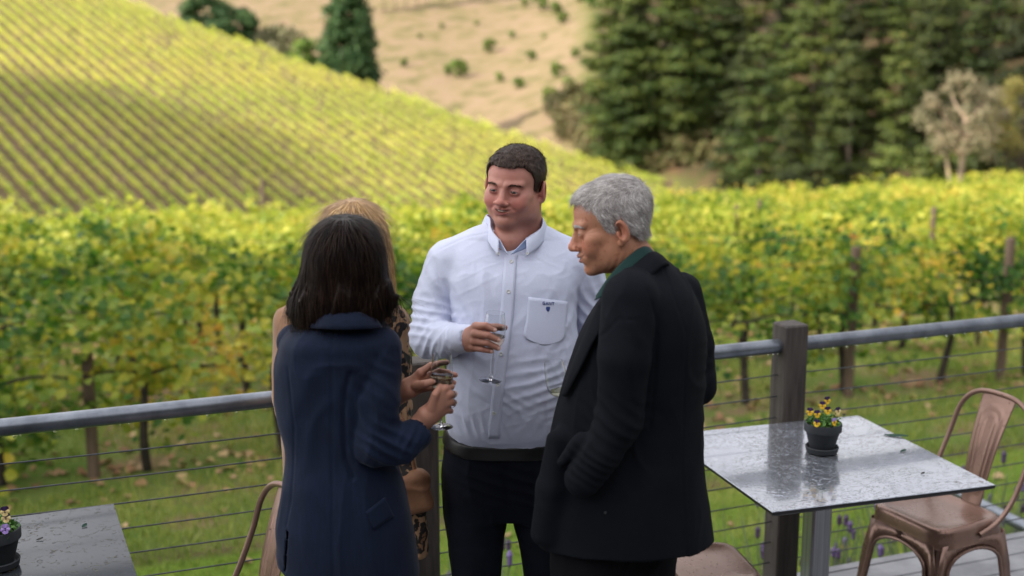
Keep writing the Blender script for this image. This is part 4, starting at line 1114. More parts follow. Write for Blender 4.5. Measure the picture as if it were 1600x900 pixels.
def age_lines(V, N, q):
    ag = q.get('age', 0)
    if not ag: return V
    ab = np.stack([np.abs(V[:, 0]), V[:, 1], V[:, 2]], -1); d = np.zeros(len(V))
    # crow's feet, forehead lines, cheek folds, neck folds
    a = np.arctan2(ab[:, 2]-.002, ab[:, 1]+.074); d -= .0011*G(ab, (.054, -.058, -.002), (.014, .02, .02))*(.5+.5*np.cos(a*13))**2
    d -= .0006*G(V, (0, -.085, .058), (.045, .05, .024))*(.5+.5*np.cos(V[:, 2]*2*np.pi/.0085+6*np.abs(V[:, 0])))**3
    d -= .0012*G(ab, (.056, -.045, -.055), (.018, .026, .034))*(.5+.5*np.cos((ab[:, 1]+.28*ab[:, 2])*2*np.pi/.013))**2
    d -= .0024*G(ab, (.050, .02, -.115), (.04, .045, .045))*(.5+.5*np.cos((ab[:, 1]-.55*ab[:, 2])*2*np.pi/.018))**2
    return V+N*(ag*d)[:, None]
M_skin = {}
def skinmat(name):
    m, n, l, b = newmat(name)
    a = n.new('ShaderNodeAttribute'); a.attribute_name = 'Col'; x = noise(n, l, 70, 4, .7)
    mi = n.new('ShaderNodeMixRGB'); mi.blend_type = 'MULTIPLY'; mi.inputs[0].default_value = .35; r = ramp(n, [(.3, (.75, .68, .65)), (.7, (1, 1, 1))]); l.new(x.outputs['Fac'], r.inputs['Fac'])
    l.new(a.outputs['Color'], mi.inputs[1]); l.new(r.outputs[0], mi.inputs[2]); l.new(mi.outputs[0], b.inputs['Base Color'])
    b.inputs['Roughness'].default_value = .5; b.inputs['Specular IOR Level'].default_value = .45
    b.inputs['Subsurface Weight'].default_value = .12; b.inputs['Subsurface Radius'].default_value = (1, .35, .2); b.inputs['Subsurface Scale'].default_value = .008
    y = noise(n, l, 420, 3, .6); bump(n, l, y.outputs['Fac'], b, .25, .0008); return m
M['skin'] = skinmat('skin')
m, n, l, b = newmat('eye'); a = n.new('ShaderNodeAttribute'); a.attribute_name = 'Col'; l.new(a.outputs['Color'], b.inputs['Base Color']); b.inputs['Roughness'].default_value = .08; b.inputs['Coat Weight'].default_value = .6; M['eye'] = m
M['teeth'] = simple('teeth', (.80, .75, .66), (.6, .54, .44), .3)
def hairmat(name, c1, c2, rough=.42, scale=30, st=(4, 4, .35)):
    m = simple(name, c1, c2, rough, scale=scale, stretch=st, bumps=.5, bscale=170, bdist=.002)
    m.node_tree.nodes['Principled BSDF'].inputs['Specular IOR Level'].default_value = .18; return m
def strandmat(name, c1, c2, c3):
    m = leafmat(name, [(0, c1), (.6, c2), (1, c3)], .12, (20, None), .45, big_range=(-.1, .35), rnd=.75); m.node_tree.nodes['Principled BSDF'].inputs['Specular IOR Level'].default_value = .3; return m
M['hair_brown_s'] = strandmat('brown hair strands', (.022, .013, .009), (.070, .042, .028), (.16, .10, .07))
M['hair_grey_s'] = strandmat('silver hair strands', (.16, .14, .13), (.50, .46, .43), (.85, .82, .79))
M['hair_dark_s'] = strandmat('dark hair strands', (.004, .0025, .002), (.018, .010, .007), (.050, .028, .018)); M['hair_dark_s'].node_tree.nodes['Principled BSDF'].inputs['Specular IOR Level'].default_value = .1
M['hair_blonde_s'] = strandmat('blonde hair strands', (.16, .08, .03), (.50, .30, .12), (.80, .58, .30))
M['hair_brown'] = hairmat('short dark brown hair', (.055, .034, .024), (.020, .012, .008))
M['hair_grey'] = hairmat('silver grey hair', (.62, .58, .55), (.30, .27, .25))
M['hair_dark'] = hairmat('very dark brown hair', (.022, .012, .008), (.006, .0035, .0025), .5)
M['hair_blonde'] = hairmat('blonde hair', (.56, .35, .145), (.24, .125, .05), .38)

def ribbons(starts, dirs, length, width, rs, curve=.0, nseg=4, normals=None, curlv=None, taper=True):
    """hair strands as thin ribbons following dirs with a little randomness"""
    n = len(starts); P = [starts]; d = dirs/np.linalg.norm(dirs, axis=1)[:, None]; L_ = (length*(.6+.6*rs.random(n)))[:, None]
    for k in range(nseg):
        if curlv is not None: d = d+curlv*curve/nseg
        d = d+rs.normal(size=(n, 3))*.07; d /= np.linalg.norm(d, axis=1)[:, None]
        P.append(P[-1]+d*L_/nseg)
    P = np.stack(P, 1); T = np.gradient(P, axis=1)
    nn = normals if normals is not None else rs.normal(size=(n, 3))
    S = np.cross(T, nn[:, None, :]); S /= np.maximum(np.linalg.norm(S, axis=2), 1e-9)[..., None]
    w = width*(.6+.8*rs.random(n))[:, None, None]*(np.linspace(1, .15, nseg+1)[None, :, None] if taper else 1)
    A = P+S*w*.5; B = P-S*w*.5; V = np.stack([A, B], 2).reshape(-1, 3)
    base = (np.arange(n)*(nseg+1)*2)[:, None]; F = []
    for k in range(nseg): F.append(base+np.array([[2*k, 2*k+1, 2*k+3, 2*k+2]]))
    return V, np.concatenate(F)
def make_head(q, T, Rm, h=.0022):
    """returns skin part (V,Q,C) in world coordinates plus helper to place extra parts"""
    nd = q.get('neckdir', (0, .050, -.16)); zlo = -.055+nd[2]-.07-(.06 if q.get('chest') else 0)
    V, Q = mesh_sdf(lambda P: head_sdf(P, q), (-.103, -.135, zlo), (.103, .128+max(0, nd[1]-.03), .135), h)
    C = head_colors(V, q); V = age_lines(V, vnormals(V, Q), q)
    sc = q.get('scale', 1.0)
    return (V*sc)@Rm.T+T, Q, C, V
def place(V, q, T, Rm): return (np.asarray(V)*q.get('scale', 1.0))@Rm.T+T
def make_eyes(q, T, Rm, parent, origin, gaze=(0, -1, 0), iris=(.10, .07, .05)):
    for sx in (-1, 1):
        N_ = 24; V = []; Cc = []; F = []; g = Vector(gaze).normalized()
        for i in range(N_+1):
            for j in range(N_):
                th = math.pi*i/N_; ph = 2*math.pi*j/N_; d = Vector((math.sin(th)*math.cos(ph), math.sin(th)*math.sin(ph), math.cos(th)))
                rot = Vector((0, 0, 1)).rotation_difference(g); d = rot @ d
                V.append(Vector((sx*.031, -.0765, .001))+Vector((d.x*.0142, d.y*.0128, d.z*.0120))); a = th
                Cc.append((.004, .004, .004) if a < .20 else (iris if a < .56 else (.24, .21, .20)))
        for i in range(N_):
            for j in range(N_): k = (j+1) % N_; F.append((i*N_+j, i*N_+N_+j, i*N_+N_+k, i*N_+k))
        V = place(np.array([tuple(v) for v in V]), q, T, Rm)-origin
        mesh_np('eye', V, np.array(F), M['eye'], parent, True, cols=np.array(Cc))
def make_teeth(q, T, Rm, parent, origin):
    V, F_ = mesh_sdf(lambda P: s_ell(np.stack([P[..., 0], P[..., 1], P[..., 2]-(P[..., 0]/.026)**2*.005], -1), (0, -.0800, -.0640*q.get('lower', .92)), (.020, .0165, .0048))+.0006*np.cos(P[..., 0]*2*np.pi/.0075)**8, (-.025, -.1, -.075), (.025, -.055, -.045), .0016)
    mesh_np('teeth', place(V, q, T, Rm)-origin, F_, M['teeth'], parent, True)
def make_brows(q, T, Rm, parent, origin, mat, dens=150, w=.0011, zoff=.0, thick=.0042):
    rs = np.random.default_rng(3); V_ = []; F_ = []; k = 0
    for sx in (-1, 1):
        u = rs.random(dens); x = .014+.034*u; y = -.0925+.0165*u**1.5-.0; z = .0195+.0038*np.sin(u*2.4)+rs.normal(size=dens)*thick*.4*(1-.5*u)+zoff
        st = np.stack([sx*x, y, z], 1); dr = np.stack([sx*(.9+0*u), .35+0*u, .45-1.0*u], 1)
        V, F = ribbons(st, dr, .011, w, rs, normals=np.tile([sx*.3, -1, .1], (dens, 1)), nseg=2); V_.append(V); F_.append(F+k); k += len(V)
    V = np.concatenate(V_)
    # sit on the skin surface
    for _ in range(3):
        f = head_sdf(V, q); e = 1e-3; g = np.stack([(head_sdf(V+np.eye(3)[i]*e, q)-f)/e for i in range(3)], 1); V = V-g*((f-.0008)*.8)[:, None]
    mesh_np('eyebrows', place(V, q, T, Rm)-origin, np.concatenate(F_), mat, parent)
def short_hair(q, T, Rm, parent, origin, mat, front, temple, nape, vol, flow, n=5200, length=.022, topvol=.008, seed=5, h=.0026, messy=.5):
    """cap of hair: skull inflated, trimmed by a hairline, covered by strands"""
    def lim(P):
        # >0 where hair may not be
        ab = np.abs(P[..., 0]); y = P[..., 1]; z = P[..., 2]
        ang = np.clip((y+.09)/.19, 0, 1)
        wob = .0022*np.sin(P[..., 0]*420)+.0025*vnoise(P[..., 0]*90, y*90, z*90)
        fr = front-z+.35*np.clip(ab-.03, 0, 1)*0+wob                 # front hairline height
        ztemp = temple; 
        # boundary height as function of y: front -> temple -> sideburn in front of ear -> behind the ear -> nape
        zs = np.interp(y, [-.12, -.080, -.060, -.035, -.022, -.008, .004, .022, .036, .06, .13], [front, front-.002, temple+.020, temple, -.012, -.022, .022, .030, -.02, nape+.01, nape])
        return zs-z+wob+.020*np.clip((ab-.024)/.03, 0, 1)*np.clip((-y-.035)/.03, 0, 1)
    def fn(P):
        cz_ = q.get('crown', 1.0); P = np.stack([P[..., 0], P[..., 1], np.where(P[..., 2] > .02, .02+(P[..., 2]-.02)/cz_, P[..., 2])], -1)
        d = s_ell(P, (0, .018, .043), (.077, .097, .080)); d = smin(d, s_ell(P, (0, -.034, .036), (.060, .052, .054)), .03)
        d = smin(d, s_cone(P, (0, .030, -.02), (0, .045, -.10), .060, .052), .03)
        up = np.clip((P[..., 2]-.03)/.08, 0, 1); fr = np.clip((-P[..., 1]-.02)/.07, 0, 1)*np.clip((P[..., 2]-.06)/.03, 0, 1)
        d = d-(vol+topvol*up+q.get('quiff', .004)*fr)-.0018*crease(P, flow, 60, 1.0, 3, 5)*(1 if len(P) else 0)
        return np.maximum(d, lim(P)*.8)
    V, F = mesh_sdf(fn, (-.11, -.13, -.12), (.11, .15, .17), h)
    mesh_np('hair', place(V, q, T, Rm)-origin, F, mat, parent, True)
    N = vnormals(V, F); rs = np.random.default_rng(seed); ok = np.where((lim(V) < -.001) & (fn(V) > -.004))[0]
    idx = rs.choice(ok, n); st = V[idx]+rs.normal(size=(n, 3))*.0012; nn = N[idx]
    fl = np.asarray(flow, float); up = np.clip((st[:, 2]-.055)/.05, 0, 1)[:, None]
    dr = up*fl+(1-up)*np.array([0, .45, -.9]); rn = rs.normal(size=(n, 3)); rn = rn-nn*(rn*nn).sum(1)[:, None]*.7; dr = dr-nn*(dr*nn).sum(1)[:, None]*.95+rn*.30*messy+nn*.04
    V2, F2 = ribbons(st, dr, length, .0013, rs, normals=nn, nseg=3)
    mesh_np('hair_strands', place(V2, q, T, Rm)-origin, F2, M[[k for k in M if M[k] is mat][0]+'_s'], parent)['kind'] = 'stuff'

# ---------------------------------------------------------------- hands: palm plus finger chains given as points
def hand_sdf_fn(spec):
    """spec: wrist, elbow, palm list of (a,b,ra,rb), fingers list of (pts, radii)"""
    def fn(P):
        d = s_chain(P, spec['arm'][0], spec['arm'][1], .01)
        pal = None
        for a, b_, ra, rb in spec['palm']:
            x = s_cone(P, a, b_, ra, rb); pal = x if pal is None else smin(pal, x, .010)
        d = smin(d, pal, .018)
        fs = None
        for pts, rads in spec['fingers']:
            x = s_chain(P, pts, rads, .0012)
            fs = x if fs is None else smin(fs, x, .0016)
        return smin(d, fs, .0055)
    return fn
def make_hand(spec, skin, h=.0017):
    allp = np.array([p for f, r in spec['fingers'] for p in f]+[p for p in spec['arm'][0]]+[x for a, b_, ra, rb in spec['palm'] for x in (a, b_)])
    fn = hand_sdf_fn(spec); V, Q = mesh_sdf(fn, allp.min(0)-.045, allp.max(0)+.045, h)
    C = np.tile(np.array(skin), (len(V), 1))
    for pts, rads in spec['fingers']:
        for j, p in enumerate(pts):
            g = np.exp(-((V-p)**2).sum(1)/(.0085**2)); C *= 1-g[:, None]*np.array([.03, .20, .18])*(.7 if j else .9)
    n = vnoise(V[:, 0]*90, V[:, 1]*90, V[:, 2]*90); C *= 1+.08*n[:, None]
    N = vnormals(V, Q); w = np.zeros(len(V))
    for pts, rads in spec['fingers']:        # knuckle creases
        for j in range(1, len(pts)-1):
            ax = (np.array(pts[j+1])-np.array(pts[j-1])); ax = ax/np.linalg.norm(ax); t = (V-pts[j])@ax; g = np.exp(-((V-pts[j])**2).sum(1)/(.010**2)); w -= .0007*g*(.5+.5*np.cos(t*2*np.pi/.0032))
    return V+N*w[:, None], Q, C
def nails(spec, parent, origin, view):
    mb = MB()
    for pts, rads in spec['fingers']:
        if spec.get('nonail') and pts is spec['fingers'][0][0]: pass
        tip = Vector(pts[-1]); ax = (tip-Vector(pts[-2])).normalized(); out = Vector(spec['back']).normalized(); out = (out-ax*out.dot(ax)).normalized(); sd = ax.cross(out)
        r = rads[-1]; V = []
        for i in range(5):
            for j in range(5):
                u = (i/4*2-1)*.62; f = j/4*2-1
                V.append(tip+ax*(f*r*.75+r*.15)+sd*math.sin(u*1.2)*r*.95+out*(math.cos(u*1.2)*r*.985+.0004-.10*r*f*f))
        mb.add(V, [(i*5+j, i*5+j+1, i*5+j+6, i*5+j+5) for i in range(4) for j in range(4)])
    o = mb.build('fingernails', M['nail'], parent, True)
    o.data.transform(Matrix.Translation(-Vector(origin)))
M['nail'] = simple('finger nail', (.62, .38, .30), (.55, .32, .25), .3)

def glass(name_parent, c_foot, axis, label, H=.188, wine=None, rb=.031, fill=.35):
    """small stemmed wine glass; c_foot = centre of the foot, axis = up direction"""
    ax = Vector(axis).normalized(); rot = Vector((0, 0, 1)).rotation_difference(ax).to_matrix().to_4x4()
    e = empty('wine_glass', c_foot, 0, label, 'wine glass'); e.rotation_euler = rot.to_euler()
    zb = H*.47
    def bowl(f):   # outer radius along bowl height 0..1
        return rb*math.sqrt(max(0, 1-(1-min(f/.42, 1))**2.3)) if f < .42 else rb*(1-.19*((f-.42)/.58)**1.7)
    n_ = 18; outer = [(max(.0045, bowl(i/n_)), zb+(H-zb)*i/n_) for i in range(n_+1)]
    t = .0012; inner = [(max(.0006, bowl(i/n_)-t-(.0 if i > 1 else .001)), zb+.0035+(H-zb-.0035)*i/n_) for i in range(1, n_+1)]
    prof = [(.0005, 0), (.030, 0), (.0305, .0008), (.030, .0016), (.018, .0030), (.006, .0065), (.0036, .014), (.0031, .03), (.0030, zb*.7), (.0036, zb*.93)]+outer+list(reversed(inner))+[(.0004, zb+.0037)]
    mb = MB(); mb.lathe(prof, n=48); g = mb.build('glass', M['glass'], e, True)
    if wine:
        hw = fill; k = int(n_*hw); pr = [(.0004, zb+.0030)]+[(max(.001, bowl(i/n_)-t+.0004), zb+.0033+(H-zb-.0035)*i/n_) for i in range(1, k+1)]
        zt_ = pr[-1][1]; pr += [(pr[-1][0]*.97, zt_+.0002), (.0004, zt_-.0002)]
        mb = MB(); mb.lathe(pr, n=40); mb.build('wine', M[wine], e, True)
    return e
m, n, l, b = newmat('clear glass'); b.inputs['Base Color'].default_value = (.97, .98, .98, 1); b.inputs['Roughness'].default_value = 0.0; b.inputs['Transmission Weight'].default_value = 1; b.inputs['IOR'].default_value = 1.48; M['glass'] = m
for nm, c in (('white_wine', (.985, .93, .62)), ('rose_wine', (.96, .74, .56))):
    m, n, l, b = newmat(nm); b.inputs['Base Color'].default_value = (*c, 1); b.inputs['Roughness'].default_value = 0.0; b.inputs['Transmission Weight'].default_value = 1; b.inputs['IOR'].default_value = 1.2; M[nm] = m
def clothmat(name, c1, c2=None, weave=900, rough=.85, bs=.25, sheen=.2, slub=None, cs=3.0):
    m, n, l, b = newmat(name); c2 = c2 or tuple(v*.85 for v in c1)
    x = noise(n, l, cs, 5); r = ramp(n, [(.35, c2), (.65, c1)]); l.new(x.outputs['Fac'], r.inputs['Fac']); out = r.outputs[0]
    if slub:
        y = noise(n, l, slub[0], 3, .6, stretch=slub[1]); rr = ramp(n, [(.3, (slub[2],)*3), (.7, (1.0,)*3)]); l.new(y.outputs['Fac'], rr.inputs['Fac'])
        mi = n.new('ShaderNodeMixRGB'); mi.blend_type = 'MULTIPLY'; mi.inputs[0].default_value = 1; l.new(out, mi.inputs[1]); l.new(rr.outputs[0], mi.inputs[2]); out = mi.outputs[0]
    l.new(out, b.inputs['Base Color']); b.inputs['Roughness'].default_value = rough; b.inputs['Specular IOR Level'].default_value = .25
    b.inputs['Specular IOR Level'].default_value = .25 if max(c1) > .02 else .14; b.inputs['Sheen Weight'].default_value = sheen if max(c1) > .02 else 0; b.inputs['Sheen Roughness'].default_value = .4
    w = noise(n, l, weave, 2, .7); w2 = noise(n, l, 26, 5, .6); ad = n.new('ShaderNodeMath'); ad.operation = 'MULTIPLY_ADD'; ad.inputs[1].default_value = 3.0; l.new(w2.outputs['Fac'], ad.inputs[0]); l.new(w.outputs['Fac'], ad.inputs[2])
    bump(n, l, ad.outputs[0], b, bs, .0022); return m
def loft_patch(A, B, n=24, m=8, bulge=(0, 0, 0), mid=None):
    """surface between two smooth curves A and B (same number of keys)"""
    def rs_(c):
        s = smoothpath([tuple(p) for p in c], 12); s = np.array([tuple(v) for v in s]); d = np.r_[0, np.cumsum(np.linalg.norm(np.diff(s, axis=0), axis=1))]; u = np.linspace(0, d[-1], n+1)
        return np.stack([np.interp(u, d, s[:, i]) for i in range(3)], 1)
    a, b_ = rs_(A), rs_(B); V = []
    for j in range(m+1):
        t = j/m; V.append(a*(1-t)+b_*t+np.asarray(bulge)*math.sin(math.pi*t))
    V = np.stack(V, 1).reshape(-1, 3); F = []
    for i in range(n):
        for j in range(m): q = i*(m+1)+j; F.append((q, q+1, q+m+2, q+m+1))
    return V, np.array(F)
def sheet(name, V, F, mat, parent, origin, thick=.002, off=0, smooth=True):
    o = mesh_np(name, np.asarray(V)-origin, F, mat, parent, smooth); md = o.modifiers.new('thick', 'SOLIDIFY'); md.thickness = thick; md.offset = off; return o
def X3(px, py, Y): return np.array(W(px, py, Y))
def shirt_button(c, nrm, r, mat, parent, origin):
    rot = Vector((0, 0, 1)).rotation_difference(Vector(nrm).normalized()).to_matrix().to_4x4(); mb = MB()
    mb.lathe([(.0003, .0008), (r*.55, .0010), (r*.85, .0024), (r, .0018), (r, 0)], n=16, M=Matrix.Translation(Vector(c)-Vector(origin)) @ rot)
    mb.build('button', mat, parent, True)
# ================================================================ PEOPLE
def ray_hit(fn, px, py, y0, y1, step=.004):
    """first point of an implicit surface along the line of sight through a photo pixel, plus its normal"""
    prev = None; Y = y0
    while Y < y1:
        p = X3(px, py, Y); d = float(fn(p[None])[0])
        if d < 0:
            a, b_ = Y-step, Y
            for _ in range(12):
                m_ = (a+b_)/2
                if float(fn(X3(px, py, m_)[None])[0]) < 0: b_ = m_
                else: a = m_
            p = X3(px, py, b_); e = 4e-3; f0 = float(fn(p[None])[0])
            nrm = np.array([float(fn((p+np.eye(3)[i]*e)[None])[0])-f0 for i in range(3)]); return p, nrm/np.linalg.norm(nrm)
        Y += max(step, d*.5)
    return None, None
def surf_patch(name, fn, keysA, keysB, y0, y1, off, mat, parent, origin, n=24, m=8, thick=.0015):
    V, F = loft_patch([(*k, 0) for k in keysA], [(*k, 0) for k in keysB], n, m); P = []
    for v in V:
        p, nr = ray_hit(fn, v[0], v[1], y0, y1)
        if p is None: p, nr = (P[-1] if P else X3(v[0], v[1], (y0+y1)/2)), np.zeros(3)
        P.append(p+nr*off)
    return sheet(name, np.array(P), F, mat, parent, origin, thick)
def seam(V, N, poly, Y, w=.0022, depth=.0016, front=True):
    P = [X3(a, b_, Y) for a, b_ in poly]; d = np.full(len(V), 9.)
    for a, b_ in zip(P[:-1], P[1:]):
        a2, b2 = a[[0, 2]], b_[[0, 2]]; ab = b2-a2; h = np.clip(((V[:, [0, 2]]-a2)@ab)/(ab@ab), 0, 1); d = np.minimum(d, np.linalg.norm(V[:, [0, 2]]-a2-h[:, None]*ab, axis=1))
    g = np.exp(-(d/w)**2)*(N[:, 1] < -.1); return V-N*(depth*g)[:, None]
def sec_px(rows, Y):
    """rows: (py, px_left, px_right, ry, cy_off) seen at depth Y -> loft sections in metres"""
    out = []
    for py, l_, r_, ry, cy in rows:
        a, b_ = X3(l_, py, Y), X3(r_, py, Y); out.append(((a[2]+b_[2])/2, (a[0]+b_[0])/2, Y+cy, (b_[0]-a[0])/2, ry))
    return out
def shoes(parent, origin, feet, yaw, mat):
    for fx, fy in feet:
        c, s = math.cos(yaw), math.sin(yaw)
        def tw(p): return (fx+c*p[0]-s*p[1], fy+s*p[0]+c*p[1], p[2])
        def fn(P):
            d = s_cone(P, tw((0, .06, .045)), tw((0, -.10, .035)), .042, .038); d = smin(d, s_cone(P, tw((0, .05, .06)), tw((0, .03, .11)), .042, .048), .03)
            return np.maximum(d, .002-P[..., 2])
        V, F = mesh_sdf(fn, (fx-.2, fy-.2, -.01), (fx+.2, fy+.2, .18), .008); mesh_np('shoe', V-origin, F, mat, parent, True)
M['shoe'] = simple('black leather shoe', (.02, .018, .016), rough=.35)
M['shirt'] = clothmat('pale blue white oxford shirt', (.62, .65, .79), (.57, .61, .76), 700, .8, .22, .15, (260, (1, 1, 1), .93))
M['shirt_in'] = clothmat('blue lining of the collar', (.42, .52, .76), None, 700, .8, .2, .1)
M['navytrouser'] = clothmat('dark navy chino trousers', (.009, .011, .018), (.006, .007, .012), 600, .9, .35, .08)
M['belt'] = simple('black leather belt', (.007, .007, .007), rough=.45)
M['buttonw'] = simple('pearl shirt button', (.62, .64, .62), rough=.2)
M['embro'] = simple('dark blue embroidery', (.03, .06, .22), rough=.8)

def build_man_white():
    org = np.array([*X3(795, 500, 3.56)[:2], 0.0])
    e = empty('person', org, 0, 'smiling man in a pale blue button down shirt holding a wine glass at his chest', 'person'); pass
    q = dict(fat=.62, nw=.0022, eyedark=.95, mw=.006, smile=1.05, slit=.0038, ruddy=.75, beard=.06, neck=.070, neckdir=(0, .045, -.13), open=.0056, lower=.84, crown=.90, chest=(.0, -.026, -.178), skin=(.47, .215, .16), lip=(.30, .10, .085), ear=1.16, scale=.965, nose=1.0, quiff=.004)
    T = X3(804, 293, 3.56); Rm = Rot(R(-21), R(2), R(4))
    hv = make_head(q, T, Rm)
    # right hand round the glass
    yh = 3.27
    g_top, g_foot = X3(774, 489, yh-.01), X3(766.5, 594, yh-.0)
    def hp(px, py, dy=0): return X3(px, py, yh+dy)
    spec = dict(arm=([X3(706, 530, 3.385), X3(722, 529, 3.34), hp(736, 530, .035)], [.026, .026, .026]),
        palm=[(hp(733, 522, .03), hp(744, 511, .0), .0165, .0125), (hp(733, 530, .03), hp(744, 522, -.008), .0170, .0125), (hp(732, 536, .03), hp(743, 533, -.004), .0160, .0120), (hp(732, 541, .035), hp(741, 543, .005), .0145, .0110), (hp(734, 526, .045), hp(750, 514, .035), .015, .012)],
        fingers=[([hp(744, 510, -.002), hp(759, 509, -.030), hp(772, 515, -.0335)], [.0112, .0095, .0078]),
                 ([hp(744, 521, -.010), hp(763, 524, -.036), hp(777, 530.5, -.034)], [.0116, .0098, .0080]),
                 ([hp(742, 533, -.006), hp(762, 536, -.032), hp(777.5, 543.5, -.030)], [.0110, .0092, .0076]),
                 ([hp(740, 543, .002), hp(755, 546, -.020), hp(767.5, 548.5, -.024)], [.0098, .0082, .0068]),
                 ([hp(746, 516, .035), hp(763, 512, .050), hp(777, 511, .042), hp(788, 512, .026)], [.0135, .0118, .0102, .0085])], back=tuple(np.array([-.1, -1, .15])))
    V2, Q2, C2 = make_hand(spec, (.42, .20, .14))
    # left hand hanging beside the leg, behind the other man
    hl = dict(arm=([X3(942, 600, 3.58), X3(940, 670, 3.5)], [.036, .028]), palm=[(X3(938, 676, 3.5), X3(934, 706, 3.48), .022, .02), (X3(940, 676, 3.46), X3(938, 704, 3.44), .02, .018)],
        fingers=[([X3(934+i*1.5, 712, 3.51-.022*i), X3(932+i*1.5, 728, 3.50-.022*i), X3(934+i*1.5, 742, 3.50-.022*i)], [.0105, .009, .0075]) for i in range(4)]+[([X3(934, 684, 3.43), X3(928, 700, 3.41), X3(926, 716, 3.41)], [.0125, .011, .009])], back=(1, 0, 0))
    V3, Q3, C3 = make_hand(hl, (.42, .20, .14), .003)
    V, Q, C = join([hv[:3], (V2, Q2, C2), (V3, Q3, C3)])
    V, Q, C = bridge(V, Q, C, [X3(799, 400, 3.60), X3(740, 410, 3.60), X3(690, 450, 3.57), X3(680, 520, 3.50), X3(703, 530, 3.40)], .02)
    V, Q, C = bridge(V, Q, C, [X3(799, 400, 3.60), X3(860, 415, 3.60), X3(912, 450, 3.58), X3(938, 560, 3.58), X3(942, 596, 3.58)], .02)
    mesh_np('body', V-org, Q, M['skin'], e, True, cols=C)
    nails(spec, e, org, None)
    make_eyes(q, T, Rm, e, org, (-.16, -.98, -.06), (.03, .024, .018)); make_teeth(q, T, Rm, e, org); make_brows(q, T, Rm, e, org, M['hair_brown'], 60, .0007, -.001, .0034)
    short_hair(q, T, Rm, e, org, M['hair_brown'], .078, .040, -.075, .0035, (.25, -.75, .30), n=12000, length=.015, topvol=.008, messy=.6)
    # ---- shirt
    Y = 3.58
    rows = [(372, 745, 852, .085, .03), (392, 712, 886, .105, .015), (420, 697, 903, .128, .0), (470, 704, 900, .146, -.015), (530, 705, 902, .160, -.03), (590, 700, 904, .168, -.04), (635, 697, 897, .165, -.035), (658, 699, 892, .158, -.03), (676, 704, 888, .150, -.02)]
    sec = sec_px(rows, Y)
    def fn(P):
        d = s_loft(P, sec, 2.5)
        d = smin(d, s_cone(P, X3(790, 372, Y+.01), X3(706, 408, Y+.01), .062, .064), .05)
        d = smin(d, s_cone(P, X3(812, 372, Y+.01), X3(890, 408, Y+.01), .062, .064), .05)
        a = s_chain(P, [X3(702, 412, Y), X3(677, 470, Y-.02), X3(672, 528, Y-.08)], [.068, .058, .055], .01)
        a = smin(a, s_chain(P, [X3(673, 528, Y-.08), X3(700, 532, Y-.155), X3(722, 529, Y-.235)], [.056, .046, .036], .01), .022)
        a = smin(a, s_cone(P, X3(717, 529, Y-.215), X3(731, 529, Y-.262), .0385, .0375), .004)
        d = smin(d, a, .010)
        b_ = s_chain(P, [X3(902, 412, Y), X3(925, 480, Y+.01), X3(940, 560, Y-.0)], [.070, .060, .052], .01)
        b_ = smin(b_, s_chain(P, [X3(940, 560, Y-.0), X3(942, 640, Y-.06), X3(940, 668, Y-.08)], [.052, .042, .036], .01), .02)
        d = smin(d, b_, .008)
        # neck opening and sleeve ends
        d = ssub(d, s_cone(P, X3(803, 382, Y-.02), X3(806, 330, Y+.02), .054, .098), .006)
        d = ssub(d, s_cone(P, X3(796, 402, Y-.19), X3(800, 362, Y-.13), .003, .052), .003)
        d = ssub(d, s_cone(P, X3(727, 529, Y-.250), X3(746, 529, Y-.31), .0270, .0285), .001)
        return d
    V, F = mesh_sdf(fn, (X3(640, 500, Y)[0]-.05, Y-.34, 1.0), (X3(960, 500, Y)[0]+.06, Y+.22, 1.70), .0042)
    N = vnormals(V, F); L_ = lambda px, py, dy=0: X3(px, py, Y+dy)
    w = np.zeros(len(V))
    # elbow and upper arm folds, radiating
    w += gfold(V, L_(672, 500, -.05), (.25, .3, .9), .026, .0085, (.07, .09, .055), .2)
    w += gfold(V, L_(690, 530, -.12), (.8, -.35, -.55), .027, .0075, (.06, .08, .05), .6)
    w += gfold(V, L_(712, 532, -.2), (.75, -.5, .5), .020, .0040, (.035, .06, .05), .1)
    w += gfold(V, L_(692, 440, -.02), (.75, .1, .6), .034, .0050, (.05, .08, .07), .4)
    w += gfold(V, L_(925, 470, 0), (.8, .1, .55), .032, .0070, (.05, .1, .09), .1)
    # chest drape, belly creases, gathering at the belt
    w += gfold(V, L_(740, 470, -.12), (.9, 0, .35), .060, .0040, (.07, .1, .11), .3)
    w += gfold(V, L_(870, 505, -.12), (.8, 0, -.55), .045, .0050, (.06, .1, .08), .5)
    w += gfold(V, L_(850, 600, -.15), (-.25, 0, 1), .030, .0042, (.09, .12, .075), .2)
    w += gfold(V, L_(735, 580, -.13), (.45, 0, .85), .042, .0032, (.07, .1, .08), .7)
    w += gfold(V, L_(745, 655, -.13), (1, 0, .25), .023, .0060, (.07, .1, .030), .2)
    w += gfold(V, L_(840, 655, -.13), (1, 0, -.2), .030, .0045, (.08, .1, .026), .2)
    w += gfold(V, L_(800, 625, -.17), (.6, 0, 1), .022, .0022, (.06, .1, .03), .2)
    w += crease(V, (.2, 0, 1), 26, .0015, 2, 5)*(V[:, 2] < L_(800, 400)[2])+crease(V, (1, 0, .4), 34, .0009, 8, 4)
    w *= 1.25; w *= np.clip((np.linalg.norm(V-L_(735, 529, -.275), axis=1)-.045)/.03, 0, 1); V = V+N*w[:, None]
    V = seam(V, N, [(681, 404), (688, 440), (697, 495)], Y-.05, depth=.002); V = seam(V, N, [(920, 418), (905, 450), (903, 512)], Y-.05, depth=.002)
    V = seam(V, N, [(690, 385), (735, 366), (770, 358)], Y, depth=.0015)
    mesh_np('shirt', V-org, F, M['shirt'], e, True)
    sh = e.children[-1]
    y0, y1 = 3.15, 3.75
